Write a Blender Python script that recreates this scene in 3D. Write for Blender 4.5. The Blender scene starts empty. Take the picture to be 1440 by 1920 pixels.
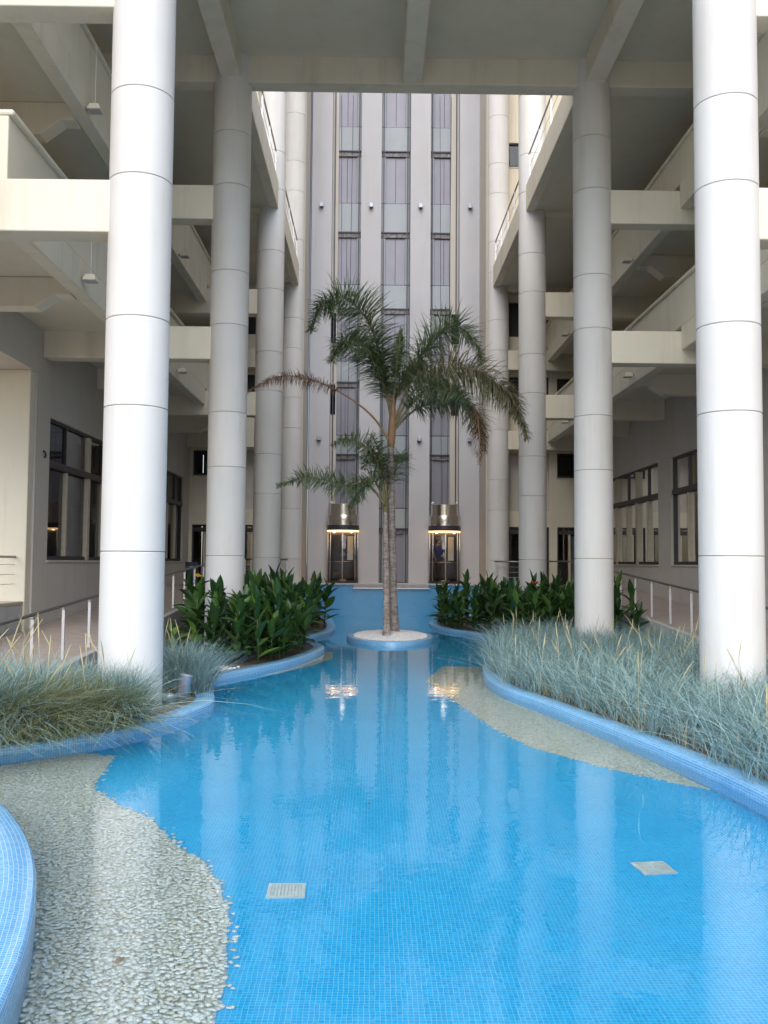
import bpy, bmesh, math, random
import numpy as np
from mathutils import Vector, Matrix, Euler
random.seed(7); RNG = np.random.default_rng(7)
S = bpy.context.scene
COL = S.collection
R = math.radians
E = 2.0                                    # eye height above the water (z = 0)
def H(h): return E + h                     # height relative to the eye -> world z

# ------------------------------------------------------------------ camera, sky, sun, exposure
cd = bpy.data.cameras.new('camera'); cam = bpy.data.objects.new('camera', cd); COL.objects.link(cam)
cd.sensor_fit = 'VERTICAL'; cd.sensor_height = 24.0; cd.lens = 21.75; cd.clip_end = 2000
cam.matrix_world = (Matrix.Translation((0, 0, E)) @ Matrix.Rotation(R(-0.66), 4, 'Z')
                    @ Matrix.Rotation(R(90 + 3.12), 4, 'X') @ Matrix.Rotation(R(0.43), 4, 'Z'))
S.camera = cam
SUN_EL, SUN_AZ = 47.0, 188.0               # azimuth clockwise from +Y: behind the viewer
w = bpy.data.worlds.new('World'); S.world = w; w.use_nodes = True
nt = w.node_tree; bg = nt.nodes['Background']
sky = nt.nodes.new('ShaderNodeTexSky'); sky.sky_type = 'NISHITA'; sky.sun_disc = False
sky.sun_elevation = R(SUN_EL); sky.sun_rotation = R(SUN_AZ); sky.air_density = 1.0; sky.dust_density = 1.2; sky.ozone_density = 1.0
nt.links.new(sky.outputs[0], bg.inputs[0]); bg.inputs[1].default_value = 0.11
sd = bpy.data.lights.new('sun', 'SUN'); sd.energy = 1.5; sd.angle = R(75); sd.color = (1.0, 0.95, 0.86)
sun = bpy.data.objects.new('sun', sd); COL.objects.link(sun)
dv = Vector((math.sin(R(SUN_AZ)) * math.cos(R(SUN_EL)), math.cos(R(SUN_AZ)) * math.cos(R(SUN_EL)), math.sin(R(SUN_EL))))
sun.rotation_euler = dv.to_track_quat('Z', 'Y').to_euler(); sun.location = (0, -20, 40)
vs = S.view_settings; vs.view_transform = 'Standard'; vs.look = 'None'; vs.gamma = 1; vs.use_curve_mapping = False
vs.exposure = 1.32
S.cycles.use_denoising = True
S.cycles.max_bounces = 12; S.cycles.diffuse_bounces = 6; S.cycles.glossy_bounces = 5; S.cycles.transmission_bounces = 8; S.cycles.transparent_max_bounces = 12
S.cycles.caustics_refractive = True; S.cycles.caustics_reflective = False; S.cycles.sample_clamp_indirect = 6.0

# ------------------------------------------------------------------ materials
def newmat(name):
    m = bpy.data.materials.new(name); m.use_nodes = True
    t = m.node_tree; return m, t, t.nodes['Principled BSDF'], t.nodes.new, t.links.new
def coords(t, N, L, rnd=True):
    tc = N('ShaderNodeTexCoord')
    if not rnd: return tc.outputs['Object']
    oi = N('ShaderNodeObjectInfo'); mu = N('ShaderNodeMath'); mu.operation = 'MULTIPLY'; mu.inputs[1].default_value = 40
    L(oi.outputs['Random'], mu.inputs[0]); ad = N('ShaderNodeVectorMath'); ad.operation = 'ADD'
    L(tc.outputs['Object'], ad.inputs[0]); L(mu.outputs[0], ad.inputs[1]); return ad.outputs[0]
def noise(N, L, v, scale, detail=4, rough=.55, stretch=None):
    n = N('ShaderNodeTexNoise'); n.inputs['Scale'].default_value = scale; n.inputs['Detail'].default_value = detail; n.inputs['Roughness'].default_value = rough
    if stretch:
        mp = N('ShaderNodeMapping'); mp.inputs['Scale'].default_value = stretch; L(v, mp.inputs[0]); v = mp.outputs[0]
    L(v, n.inputs['Vector']); return n.outputs['Fac']
def ramp(N, L, f, stops):
    r = N('ShaderNodeValToRGB'); el = r.color_ramp.elements
    while len(el) < len(stops): el.new(.5)
    for e, (p, c) in zip(el, stops): e.position = p; e.color = (*c, 1)
    L(f, r.inputs[0]); return r.outputs[0]
def mixc(N, L, f, a, b, mode='MIX'):
    x = N('ShaderNodeMix'); x.data_type = 'RGBA'; x.blend_type = mode
    if isinstance(f, float): x.inputs[0].default_value = f
    else: L(f, x.inputs[0])
    for i, c in ((6, a), (7, b)):
        if isinstance(c, tuple): x.inputs[i].default_value = (*c, 1)
        else: L(c, x.inputs[i])
    return x.outputs[2]
def bump(N, L, b, f, strength, dist=.01):
    bp = N('ShaderNodeBump'); bp.inputs['Strength'].default_value = strength; bp.inputs['Distance'].default_value = dist
    L(f, bp.inputs['Height']); L(bp.outputs[0], b.inputs['Normal'])
def paint(name, col, rough=.75, var=.06, stain=.10, grain=70, bstr=.25):
    m, t, b, N, L = newmat(name); v = coords(t, N, L)
    big = noise(N, L, v, .7, 5); c = tuple(col)
    c1 = ramp(N, L, big, [(.3, tuple(x * (1 - var) for x in c)), (.7, tuple(min(1, x * (1 + var * .5)) for x in c))])
    st = noise(N, L, v, 1.6, 6, .65, (1.4, 1.4, .12))
    dirt = ramp(N, L, st, [(.52, (1, 1, 1)), (.78, (1 - stain, 1 - stain * 1.15, 1 - stain * 1.4))])
    oi = N('ShaderNodeObjectInfo'); tone = ramp(N, L, oi.outputs['Random'], [(0, (.945, .945, .94)), (1, (1, 1, 1))])
    L(mixc(N, L, 1.0, mixc(N, L, 1.0, c1, dirt, 'MULTIPLY'), tone, 'MULTIPLY'), b.inputs['Base Color'])
    b.inputs['Roughness'].default_value = rough
    g = noise(N, L, v, grain, 3); bump(N, L, b, g, bstr, .006); return m
def plain(name, col, rough=.5, metal=0.0, var=.12, scale=8, bstr=0.0, bscale=60):
    m, t, b, N, L = newmat(name); v = coords(t, N, L)
    n = noise(N, L, v, scale, 4)
    L(ramp(N, L, n, [(.3, tuple(x * (1 - var) for x in col)), (.7, tuple(min(1, x * (1 + var)) for x in col))]), b.inputs['Base Color'])
    b.inputs['Roughness'].default_value = rough; b.inputs['Metallic'].default_value = metal
    if bstr: bump(N, L, b, noise(N, L, v, bscale, 3), bstr)
    return m
def island(name, cols, rough=.6, spec=.4, trans=0.0):
    """each loose piece (blade, leaflet, stone) takes a colour of its own"""
    m, t, b, N, L = newmat(name); g = N('ShaderNodeNewGeometry')
    n = len(cols); c = ramp(N, L, g.outputs['Random Per Island'], [(i / max(1, n - 1), k) for i, k in enumerate(cols)])
    L(c, b.inputs['Base Color']); b.inputs['Roughness'].default_value = rough; b.inputs['Specular IOR Level'].default_value = spec
    if trans:
        tr = N('ShaderNodeBsdfTranslucent'); L(c, tr.inputs[0]); ms = N('ShaderNodeMixShader'); ms.inputs[0].default_value = trans
        L(b.outputs[0], ms.inputs[1]); L(tr.outputs[0], ms.inputs[2]); L(ms.outputs[0], t.nodes['Material Output'].inputs[0])
    return m
def emit(name, col, s):
    m = bpy.data.materials.new(name); m.use_nodes = True; t = m.node_tree; t.nodes.remove(t.nodes['Principled BSDF'])
    e = t.nodes.new('ShaderNodeEmission'); e.inputs[0].default_value = (*col, 1); e.inputs[1].default_value = s
    t.links.new(e.outputs[0], t.nodes['Material Output'].inputs[0]); return m
def glass(name, tint, rough=.02, refl=1.0):
    m, t, b, N, L = newmat(name); t.nodes.remove(b)
    tr = N('ShaderNodeBsdfTransparent'); tr.inputs[0].default_value = (*tint, 1)
    gl = N('ShaderNodeBsdfGlossy'); gl.inputs['Roughness'].default_value = rough; gl.inputs[0].default_value = (.9, .93, .95, 1)
    fr = N('ShaderNodeFresnel'); fr.inputs[0].default_value = 1.52 * refl
    ms = N('ShaderNodeMixShader'); L(fr.outputs[0], ms.inputs[0]); L(tr.outputs[0], ms.inputs[1]); L(gl.outputs[0], ms.inputs[2])
    L(ms.outputs[0], t.nodes['Material Output'].inputs[0]); return m
def tiles(name, c1, c2, grout, size=.027, rough=.18):
    m, t, b, N, L = newmat(name); tc = N('ShaderNodeTexCoord')
    wob = N('ShaderNodeTexNoise'); wob.inputs['Scale'].default_value = 9; wob.inputs['Detail'].default_value = 2; L(tc.outputs['UV'], wob.inputs['Vector'])
    sb = N('ShaderNodeVectorMath'); sb.operation = 'SUBTRACT'; sb.inputs[1].default_value = (.5, .5, .5); L(wob.outputs['Color'], sb.inputs[0])
    sc = N('ShaderNodeVectorMath'); sc.operation = 'SCALE'; sc.inputs['Scale'].default_value = .012; L(sb.outputs[0], sc.inputs[0])
    ad = N('ShaderNodeVectorMath'); ad.operation = 'ADD'; L(tc.outputs['UV'], ad.inputs[0]); L(sc.outputs[0], ad.inputs[1])
    br = N('ShaderNodeTexBrick'); br.offset = 0; br.offset_frequency = 1; br.squash = 1
    for k, x in (('Scale', 1), ('Mortar Size', .0017), ('Mortar Smooth', .2), ('Bias', 0), ('Brick Width', size), ('Row Height', size)): br.inputs[k].default_value = x
    br.inputs['Color1'].default_value = (*c1, 1); br.inputs['Color2'].default_value = (*c2, 1); br.inputs['Mortar'].default_value = (*grout, 1)
    L(ad.outputs[0], br.inputs['Vector'])
    sheet = noise(N, L, tc.outputs['UV'], 1.3, 4)
    L(mixc(N, L, 1.0, br.outputs['Color'], ramp(N, L, sheet, [(.3, (.86, .9, .93)), (.7, (1, 1, 1))]), 'MULTIPLY'), b.inputs['Base Color'])
    b.inputs['Roughness'].default_value = rough
    bump(N, L, b, br.outputs['Fac'], -.3, .002); return m

M_COL = paint('column_paint', (.70, .685, .67), .7, .05, .16)
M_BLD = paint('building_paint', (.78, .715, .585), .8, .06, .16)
M_SOFF = paint('soffit_paint', (.72, .665, .53), .85, .05, .08)
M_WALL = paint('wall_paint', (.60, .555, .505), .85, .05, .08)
M_TOWER = paint('tower_paint', (.51, .51, .54), .8, .04, .08)
M_JOINT = plain('joint_gap', (.54, .47, .38), .9)  # light brown of the column joints themselves
M_DOOR = plain('lift_door_steel', (.225, .22, .265), .4, .2, .05, 1.5)
M_SPAN = plain('spandrel_glass', (.27, .30, .33), .18, 0, .05, 1.0)
M_TRIM = plain('lift_dark_trim', (.05, .055, .075), .4, .3)
M_LINT = plain('marbled_lintel', (.16, .14, .14), .4, 0, .75, 9)
M_STEEL = plain('brushed_steel', (.62, .60, .58), .28, 1.0, .06, 30)
M_STEELW = plain('satin_steel_post', (.55, .54, .55), .4, .8, .06, 20)
M_RAIL = plain('dark_handrail_steel', (.26, .25, .26), .3, .9, .1, 20)
M_BRONZE = plain('bronze_cab_metal', (.60, .56, .51), .24, 1.0, .08, 25)
M_DARK = plain('shade_black_and_dark_parts', (.02, .02, .026), .6)  # black for shade inside openings; also the dark hook and finial
M_FRAME = plain('dark_window_frame', (.04, .034, .038), .45, .2)
M_TAN = plain('tan_window_post', (.55, .47, .36), .45, .1, .06)
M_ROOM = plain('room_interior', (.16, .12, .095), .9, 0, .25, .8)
M_PALE = plain('pale_light_and_fittings', (.62, .66, .66), .9, 0, .06, 3)  # pale light put behind window panes; also white fittings
M_GLASS = glass('window_glass', (.62, .66, .68))
M_CLEAR = glass('cab_glass', (.80, .82, .84), .03)
M_TILE = tiles('pool_mosaic', (.004, .42, .86), (.010, .52, .96), (.22, .68, .93))
M_COPE = tiles('coping_mosaic', (.09, .37, .68), (.17, .46, .76), (.58, .72, .82))
M_WTILE = tiles('weir_mosaic', (.05, .30, .58), (.08, .36, .64), (.30, .52, .68))
M_SAND = plain('pebble_bedding', (.66, .65, .54), .95, 0, .3, 14)
M_PEB = island('river_pebbles', [(.80, .82, .74), (.84, .88, .85), (.76, .73, .60), (.87, .89, .88), (.66, .67, .60), (.82, .85, .80), (.86, .88, .84), (.78, .82, .78)], .45)
M_GRAV = island('white_marble_chips', [(.80, .80, .82), (.66, .66, .68), (.86, .86, .88), (.74, .73, .72)], .6)
M_SOIL = plain('planter_soil', (.12, .09, .065), .95, 0, .45, 6, .6, 40)
M_RAMP = plain('ramp_pavers', (.46, .38, .33), .85, 0, .12, 5, .2, 30)
M_KERB = paint('ramp_kerb', (.50, .50, .50), .85, .06, .15)
M_GRASS = island('blue_grass_blades', [(.11, .20, .21), (.22, .36, .37), (.32, .46, .46), (.15, .28, .30), (.40, .52, .50), (.24, .34, .25), (.34, .48, .50), (.18, .31, .33)], .5, .4, .25)
M_GREEN = island('green_grass_blades', [(.16, .20, .09), (.22, .26, .12), (.30, .30, .15), (.20, .27, .20), (.36, .32, .16)], .55, .3, .25)
M_STRAW = island('straw_seed_heads', [(.55, .46, .26), (.62, .54, .34), (.48, .42, .22)], .7, .2, .2)
M_STRAW2 = island('dry_blades', [(.50, .40, .20), (.40, .30, .14), (.58, .48, .28)], .7, .2, .2)
M_FROND = island('palm_leaflets', [(.10, .17, .07), (.16, .24, .11), (.22, .30, .16), (.13, .20, .09), (.28, .32, .19)], .42, .5, .18)
M_FRONDB = island('tired_palm_leaflets', [(.20, .23, .12), (.28, .25, .14), (.16, .21, .10), (.36, .27, .16), (.19, .23, .12)], .5, .4, .2)
M_FRONDD = island('dead_palm_leaflets', [(.30, .17, .10), (.22, .12, .07), (.38, .24, .15)], .7, .2, .15)
M_RACH = plain('frond_stalk', (.24, .20, .10), .6)
M_RACHD = plain('dry_frond_stalk', (.34, .20, .11), .7)
M_WATERFILM = plain('weir_channel', (.02, .16, .36), .05)
M_BIN = plain('bin_plastic', (.05, .06, .10), .5)
M_GREYMET = plain('grey_spot_housing', (.34, .36, .42), .4, .6)
M_LAMP = emit('warm_cab_lamp', (1.0, .58, .26), 1.3)
M_LAMPW = emit('cab_spot_bulb', (1.0, .74, .45), 7)
M_SKIN = plain('skin', (.30, .18, .12), .6); M_SHIRT = plain('navy_shirt', (.02, .03, .11), .9); M_TROUS = plain('dark_trousers', (.03, .028, .035), .9); M_HAIR = plain('dark_hair', (.012, .01, .01), .6)
M_YEL = island('yellow_petals', [(.85, .50, .02), (.90, .62, .05)], .6, .3, .2); M_RED = island('red_petals', [(.65, .05, .015), (.75, .12, .02)], .6, .3, .2); M_ORG = island('orange_petals', [(.85, .26, .02), (.9, .4, .03)], .6, .3, .2)
M_DRY = island('dry_leaf', [(.22, .10, .05), (.30, .17, .08), (.16, .10, .06)], .8)
M_GRATE = plain('grate_plastic', (.62, .68, .68), .5)

def trunk_mat():
    m, t, b, N, L = newmat('palm_bark'); v = coords(t, N, L)
    n = noise(N, L, v, 5, 6, .65, (1, 1, 3)); st = noise(N, L, v, 14, 5, .6, (1, 1, .2))
    c = ramp(N, L, n, [(.3, (.17, .13, .115)), (.55, (.42, .36, .33)), (.75, (.56, .50, .46))])
    L(mixc(N, L, 1.0, c, ramp(N, L, st, [(.35, (.6, .58, .55)), (.6, (1, 1, 1))]), 'MULTIPLY'), b.inputs['Base Color'])
    b.inputs['Roughness'].default_value = .9; bump(N, L, b, n, .6, .03); return m
M_TRUNK = trunk_mat()
def leafmat(name, a, b2, c3):
    m, t, b, N, L = newmat(name); oi = N('ShaderNodeObjectInfo')
    tc = N('ShaderNodeTexCoord'); n = noise(N, L, tc.outputs['Object'], 14, 3)
    c = ramp(N, L, oi.outputs['Random'], [(0, a), (.6, b2), (1, c3)])
    c = mixc(N, L, 1.0, c, ramp(N, L, n, [(.3, (.75, .8, .7)), (.7, (1.1, 1.1, 1))]), 'MULTIPLY')
    wv = N('ShaderNodeTexWave'); wv.inputs['Scale'].default_value = 9; wv.inputs['Distortion'].default_value = .6
    wv.bands_direction = 'DIAGONAL'; L(tc.outputs['Object'], wv.inputs['Vector'])
    L(c, b.inputs['Base Color']); b.inputs['Roughness'].default_value = .38; bump(N, L, b, wv.outputs['Fac'], .25, .004)
    tr = N('ShaderNodeBsdfTranslucent'); L(c, tr.inputs[0]); ms = N('ShaderNodeMixShader'); ms.inputs[0].default_value = .16
    L(b.outputs[0], ms.inputs[1]); L(tr.outputs[0], ms.inputs[2]); L(ms.outputs[0], t.nodes['Material Output'].inputs[0]); return m
M_CANNA = leafmat('canna_leaf', (.020, .055, .016), (.036, .095, .026), (.10, .19, .04))
M_CANNAL = leafmat('canna_leaf_light', (.10, .20, .04), (.14, .26, .05), (.2, .3, .06))
M_STEM = plain('canna_stem', (.06, .11, .03), .6)

def water_mat():
    m, t, b, N, L = newmat('pool_water'); tc = N('ShaderNodeTexCoord')
    b.inputs['Base Color'].default_value = (.86, .985, 1.0, 1); b.inputs['Roughness'].default_value = 0.0
    b.inputs['Transmission Weight'].default_value = 1.0; b.inputs['IOR'].default_value = 1.33
    a = noise(N, L, tc.outputs['Object'], 5.0, 3, .5, (1, .75, 1)); c = noise(N, L, tc.outputs['Object'], 11, 2, .5)
    s = N('ShaderNodeMath'); s.operation = 'MULTIPLY_ADD'; s.inputs[1].default_value = .16; L(c, s.inputs[0]); L(a, s.inputs[2])
    bump(N, L, b, s.outputs[0], .10, .020); return m
M_WATER = water_mat()

# ------------------------------------------------------------------ builders
class MB:
    def __init__(s): s.v = []; s.f = []
    def add(s, vs, fs):
        o = len(s.v); s.v += [tuple(p) for p in vs]; s.f += [tuple(i + o for i in f) for f in fs]; return s
    def box(s, x0, x1, y0, y1, z0, z1):
        x0, x1 = sorted((x0, x1)); y0, y1 = sorted((y0, y1)); z0, z1 = sorted((z0, z1))
        return s.add([(x0, y0, z0), (x1, y0, z0), (x1, y1, z0), (x0, y1, z0), (x0, y0, z1), (x1, y0, z1), (x1, y1, z1), (x0, y1, z1)],
                     [(3, 2, 1, 0), (4, 5, 6, 7), (0, 1, 5, 4), (1, 2, 6, 5), (2, 3, 7, 6), (3, 0, 4, 7)])
    def prism(s, prof, fn, a0, a1):
        """profile of (u, v) points swept from a0 to a1 through fn(a, u, v)"""
        n = len(prof); vs = [fn(a0, *p) for p in prof] + [fn(a1, *p) for p in prof]
        return s.add(vs, [tuple(range(n - 1, -1, -1)), tuple(range(n, 2 * n))] + [(i, (i + 1) % n, n + (i + 1) % n, n + i) for i in range(n)])
    def lathe(s, prof, c, n=32, a0=0.0, a1=2 * math.pi):
        full = abs(a1 - a0 - 2 * math.pi) < 1e-6; k = n if full else n + 1; vs = []
        for r, z in prof:
            for i in range(k):
                a = a0 + (a1 - a0) * i / n; vs.append((c[0] + r * math.cos(a), c[1] + r * math.sin(a), c[2] + z))
        fs = []
        for j in range(len(prof) - 1):
            for i in range(n):
                i2 = (i + 1) % k; fs.append((j * k + i, j * k + i2, (j + 1) * k + i2, (j + 1) * k + i))
        if full:
            if prof[0][0] > 1e-4: fs.append(tuple(range(k - 1, -1, -1)))
            if prof[-1][0] > 1e-4: fs.append(tuple((len(prof) - 1) * k + i for i in range(k)))
        return s.add(vs, fs)
    def tube(s, pts, rad, n=8, cap=True):
        pts = [Vector(p) for p in pts]; rad = rad if isinstance(rad, (list, tuple)) else [rad] * len(pts)
        vs = []; up = None
        for i, p in enumerate(pts):
            d = (pts[min(i + 1, len(pts) - 1)] - pts[max(i - 1, 0)]).normalized()
            if up is None: up = Vector((0, 0, 1)) if abs(d.z) < .9 else Vector((1, 0, 0))
            a = d.cross(up).normalized(); b = a.cross(d).normalized(); up = b
            for k in range(n):
                t = 2 * math.pi * k / n; vs.append(p + (a * math.cos(t) + b * math.sin(t)) * rad[i])
        fs = [(i * n + k, i * n + (k + 1) % n, (i + 1) * n + (k + 1) % n, (i + 1) * n + k) for i in range(len(pts) - 1) for k in range(n)]
        if cap: fs += [tuple(range(n - 1, -1, -1)), tuple((len(pts) - 1) * n + k for k in range(n))]
        return s.add(vs, fs)
    def mesh(s, name, mat, smooth=False, boxuv=False):
        me = bpy.data.meshes.new(name); me.from_pydata(s.v, [], s.f)
        for m in (mat if isinstance(mat, (list, tuple)) else [mat]): me.materials.append(m)
        if smooth: me.polygons.foreach_set('use_smooth', [True] * len(me.polygons))
        if boxuv:
            uv = me.uv_layers.new(name='UVMap')
            for p in me.polygons:
                n = p.normal; ax = max(range(3), key=lambda k: abs(n[k]))
                ij = [(1, 2), (0, 2), (0, 1)][ax]
                for li in p.loop_indices:
                    c = me.vertices[me.loops[li].vertex_index].co; uv.data[li].uv = (c[ij[0]], c[ij[1]])
        me.update(); return me
    def obj(s, name, mat, parent=None, smooth=False, bevel=0, boxuv=False, angle=None):
        o = link(name, s.mesh(name, mat, smooth, boxuv), parent)
        if angle: o.data.set_sharp_from_angle(angle=R(angle))
        if bevel: bev(o, bevel)
        return o
def bev(o, wd):
    m = o.modifiers.new('soft_edge', 'BEVEL'); m.width = wd; m.segments = 2; m.limit_method = 'ANGLE'; m.angle_limit = R(40)
def link(name, data, parent=None):
    o = bpy.data.objects.new(name, data); COL.objects.link(o)
    if parent is not None:
        o.parent = parent
        base = parent
        while base.parent is not None: base = base.parent
        # meshes are written in world coordinates, so undo the thing's own offset once
        if parent.parent is None: o.matrix_parent_inverse = Matrix.Translation(-parent.location)
    return o
def tag(o, label=None, cat=None, group=None, kind=None):
    for k, v in (('label', label), ('category', cat), ('group', group), ('kind', kind)):
        if v: o[k] = v
    return o
def thing(name, label, cat, loc=(0, 0, 0), group=None):
    o = bpy.data.objects.new(name, None); COL.objects.link(o); o.location = loc; o.empty_display_size = .2
    return tag(o, label, cat, group)
def copy_tree(o, parent=None, kids=None):
    c = o.copy(); COL.objects.link(c)
    if parent is not None: c.parent = parent
    for ch in (kids or KIDS).get(o.name, []): copy_tree(ch, c, kids)
    return c
KIDS = {}
def lpart(name, data, parent):
    """part written in its thing's own coordinates (for things that get copied)"""
    o = bpy.data.objects.new(name, data); COL.objects.link(o); o.parent = parent
    KIDS.setdefault(parent.name, []).append(o); return o
def spline(pts, n=8, closed=True):
    pts = [Vector(p) for p in pts]; N = len(pts); out = []
    for i in range(N if closed else N - 1):
        g = (lambda k: pts[k % N]) if closed else (lambda k: pts[max(0, min(N - 1, k))])
        p0, p1, p2, p3 = g(i - 1), g(i), g(i + 1), g(i + 2)
        for k in range(n):
            t = k / n
            out.append(.5 * ((2 * p1) + (p2 - p0) * t + (2 * p0 - 5 * p1 + 4 * p2 - p3) * t * t + (3 * p1 - p0 - 3 * p2 + p3) * t ** 3))
    if not closed: out.append(pts[-1])
    return out
def inside(x, y, poly):
    c = False; j = len(poly) - 1
    for i in range(len(poly)):
        xi, yi = poly[i]; xj, yj = poly[j]
        if (yi > y) != (yj > y) and x < (xj - xi) * (y - yi) / (yj - yi) + xi: c = not c
        j = i
    return c

# ------------------------------------------------------------------ main dimensions
ROWS = [12.5, 20.3, 28.1, 35.9]
XL, XR = -3.22, 4.84                        # the two column lines
FLOOR = -.85                                # upper terrace, relative to the eye
SIDES = [(-1, XL, XL - 2.03, XL - 4.0), (1, XR, XR + 2.03, XR + 4.0)]

# ------------------------------------------------------------------ pool outline (waterline, counter-clockwise from the near right)
BANK = [(3.60, 2.5), (3.50, 4.9), (3.36, 6.95), (3.23, 8.42), (3.13, 9.15), (2.94, 10.24), (2.65, 11.65), (2.28, 13.25), (2.0, 14.42), (1.92, 15.9), (2.14, 17.9),
        (2.73, 20.54), (3.15, 22.2), (3.14, 24.0), (2.69, 25.84), (2.06, 27.4), (1.80, 30.0), (2.4, 33.0), (3.6, 34.9), (.6, 35.0), (-2.1, 34.9), (-1.5, 32.5), (-1.18, 29.4), (-1.10, 26.3),
        (-1.45, 24.6), (-1.78, 23.8), (-1.30, 22.3), (-1.07, 20.8), (-1.46, 18.53), (-1.93, 17.14), (-2.40, 16.1), (-2.62, 15.4), (-2.36, 14.0), (-2.18, 13.0), (-2.22, 12.35), (-2.46, 11.4),
        (-2.95, 10.45), (-3.70, 9.75), (-4.5, 9.25), (-5.2, 8.85), (-5.5, 8.4), (-5.0, 8.08), (-4.1, 8.02), (-3.10, 7.62), (-2.56, 6.9), (-2.10, 5.96), (-1.75, 4.91), (-1.54, 3.94), (-1.40, 3.0), (-1.0, 2.3), (1, 2.2), (3.0, 2.2)]
LOOP = [(p.x, p.y) for p in spline([(x, y, 0) for x, y in BANK], 7)]
NL = len(LOOP)
def loop_normals(lp):
    out = []
    for i in range(len(lp)):
        a, b = lp[i - 1], lp[(i + 1) % len(lp)]; dx, dy = b[0] - a[0], b[1] - a[1]; l = math.hypot(dx, dy) or 1
        out.append((dy / l, -dx / l))
    return out
NRM = loop_normals(LOOP)
area = sum(LOOP[i - 1][0] * LOOP[i][1] - LOOP[i][0] * LOOP[i - 1][1] for i in range(NL))
if area < 0: NRM = [(-a, -b) for a, b in NRM]
def sweep_ring(name, lp, nr, prof, mat, parent=None):
    """profile (outward offset, z) swept round a closed loop; UV in metres"""
    n = len(lp); m = len(prof); vs = []; u = [0]; v = [0]
    for i in range(n): u.append(u[-1] + math.dist(lp[i], lp[(i + 1) % n]))
    for j in range(1, m): v.append(v[-1] + math.dist(prof[j - 1], prof[j]))
    for (x, y), (a, b) in zip(lp, nr):
        vs += [(x + a * o, y + b * o, z) for o, z in prof]
    fs = []; uvs = []
    for i in range(n):
        k = (i + 1) % n
        for j in range(m - 1):
            fs.append((i * m + j, i * m + j + 1, k * m + j + 1, k * m + j)); uvs += [(u[i], v[j]), (u[i], v[j + 1]), (u[i + 1], v[j + 1]), (u[i + 1], v[j])]
    me = bpy.data.meshes.new(name); me.from_pydata(vs, [], fs); me.materials.append(mat)
    uv = me.uv_layers.new(name='UVMap'); uv.data.foreach_set('uv', [c for p in uvs for c in p])
    me.polygons.foreach_set('use_smooth', [True] * len(fs)); me.update(); me.set_sharp_from_angle(angle=R(50))
    return link(name, me, parent)
COPE = [(0, -.46), (0, .065), (.008, .088), (.03, .10), (.245, .10), (.265, .092), (.275, .07), (.275, .0)]
cope = sweep_ring('pool_coping', LOOP, NRM, COPE, M_COPE); tag(cope, kind='structure')

def fill(name, loops, z, mat, uvm=False, clean=True):
    bm = bmesh.new(); es = []
    for lp in loops:
        vs = [bm.verts.new((x, y, z)) for x, y in lp]
        es += [bm.edges.new((vs[i - 1], vs[i])) for i in range(len(vs))]
    bmesh.ops.triangle_fill(bm, edges=es, use_beauty=True, use_dissolve=False, normal=(0, 0, 1))
    for f in bm.faces:
        f.normal_update()
        if f.normal.z < 0: f.normal_flip()
    if uvm:
        ul = bm.loops.layers.uv.new('UVMap')
        for f in bm.faces:
            for l in f.loops: l[ul].uv = (l.vert.co.x, l.vert.co.y)
    me = bpy.data.meshes.new(name); bm.to_mesh(me); bm.free(); me.materials.append(mat)
    return link(name, me)
OUT = [(x + a * .15, y + b * .15) for (x, y), (a, b) in zip(LOOP[::2], NRM[::2])]
tag(fill('ground', [[(-400, -300), (400, -300), (400, 500), (-400, 500)], OUT], .06, M_SOIL), kind='structure')
fl = MB().add([(-7, 1, -.45), (7, 1, -.45), (7, 37, -.45), (-7, 37, -.45)], [(0, 1, 2, 3)]).obj('pool_floor', M_TILE, boxuv=True); tag(fl, kind='structure')
tag(fill('pool_water', [[(x + a * .012, y + b * .012) for (x, y), (a, b) in zip(LOOP, NRM)]], 0.0, M_WATER), kind='structure')
# unseen paving where the viewer stands, toned pale to bounce light upward
M_PAVE = plain('pale_paving', (.56, .53, .48), .8, 0, .08, 3, .2, 30)
pv = MB().box(-14, 16, -25, 1.82, .0, .13).obj('paving', M_PAVE, bevel=.01); tag(pv, kind='structure')

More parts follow.
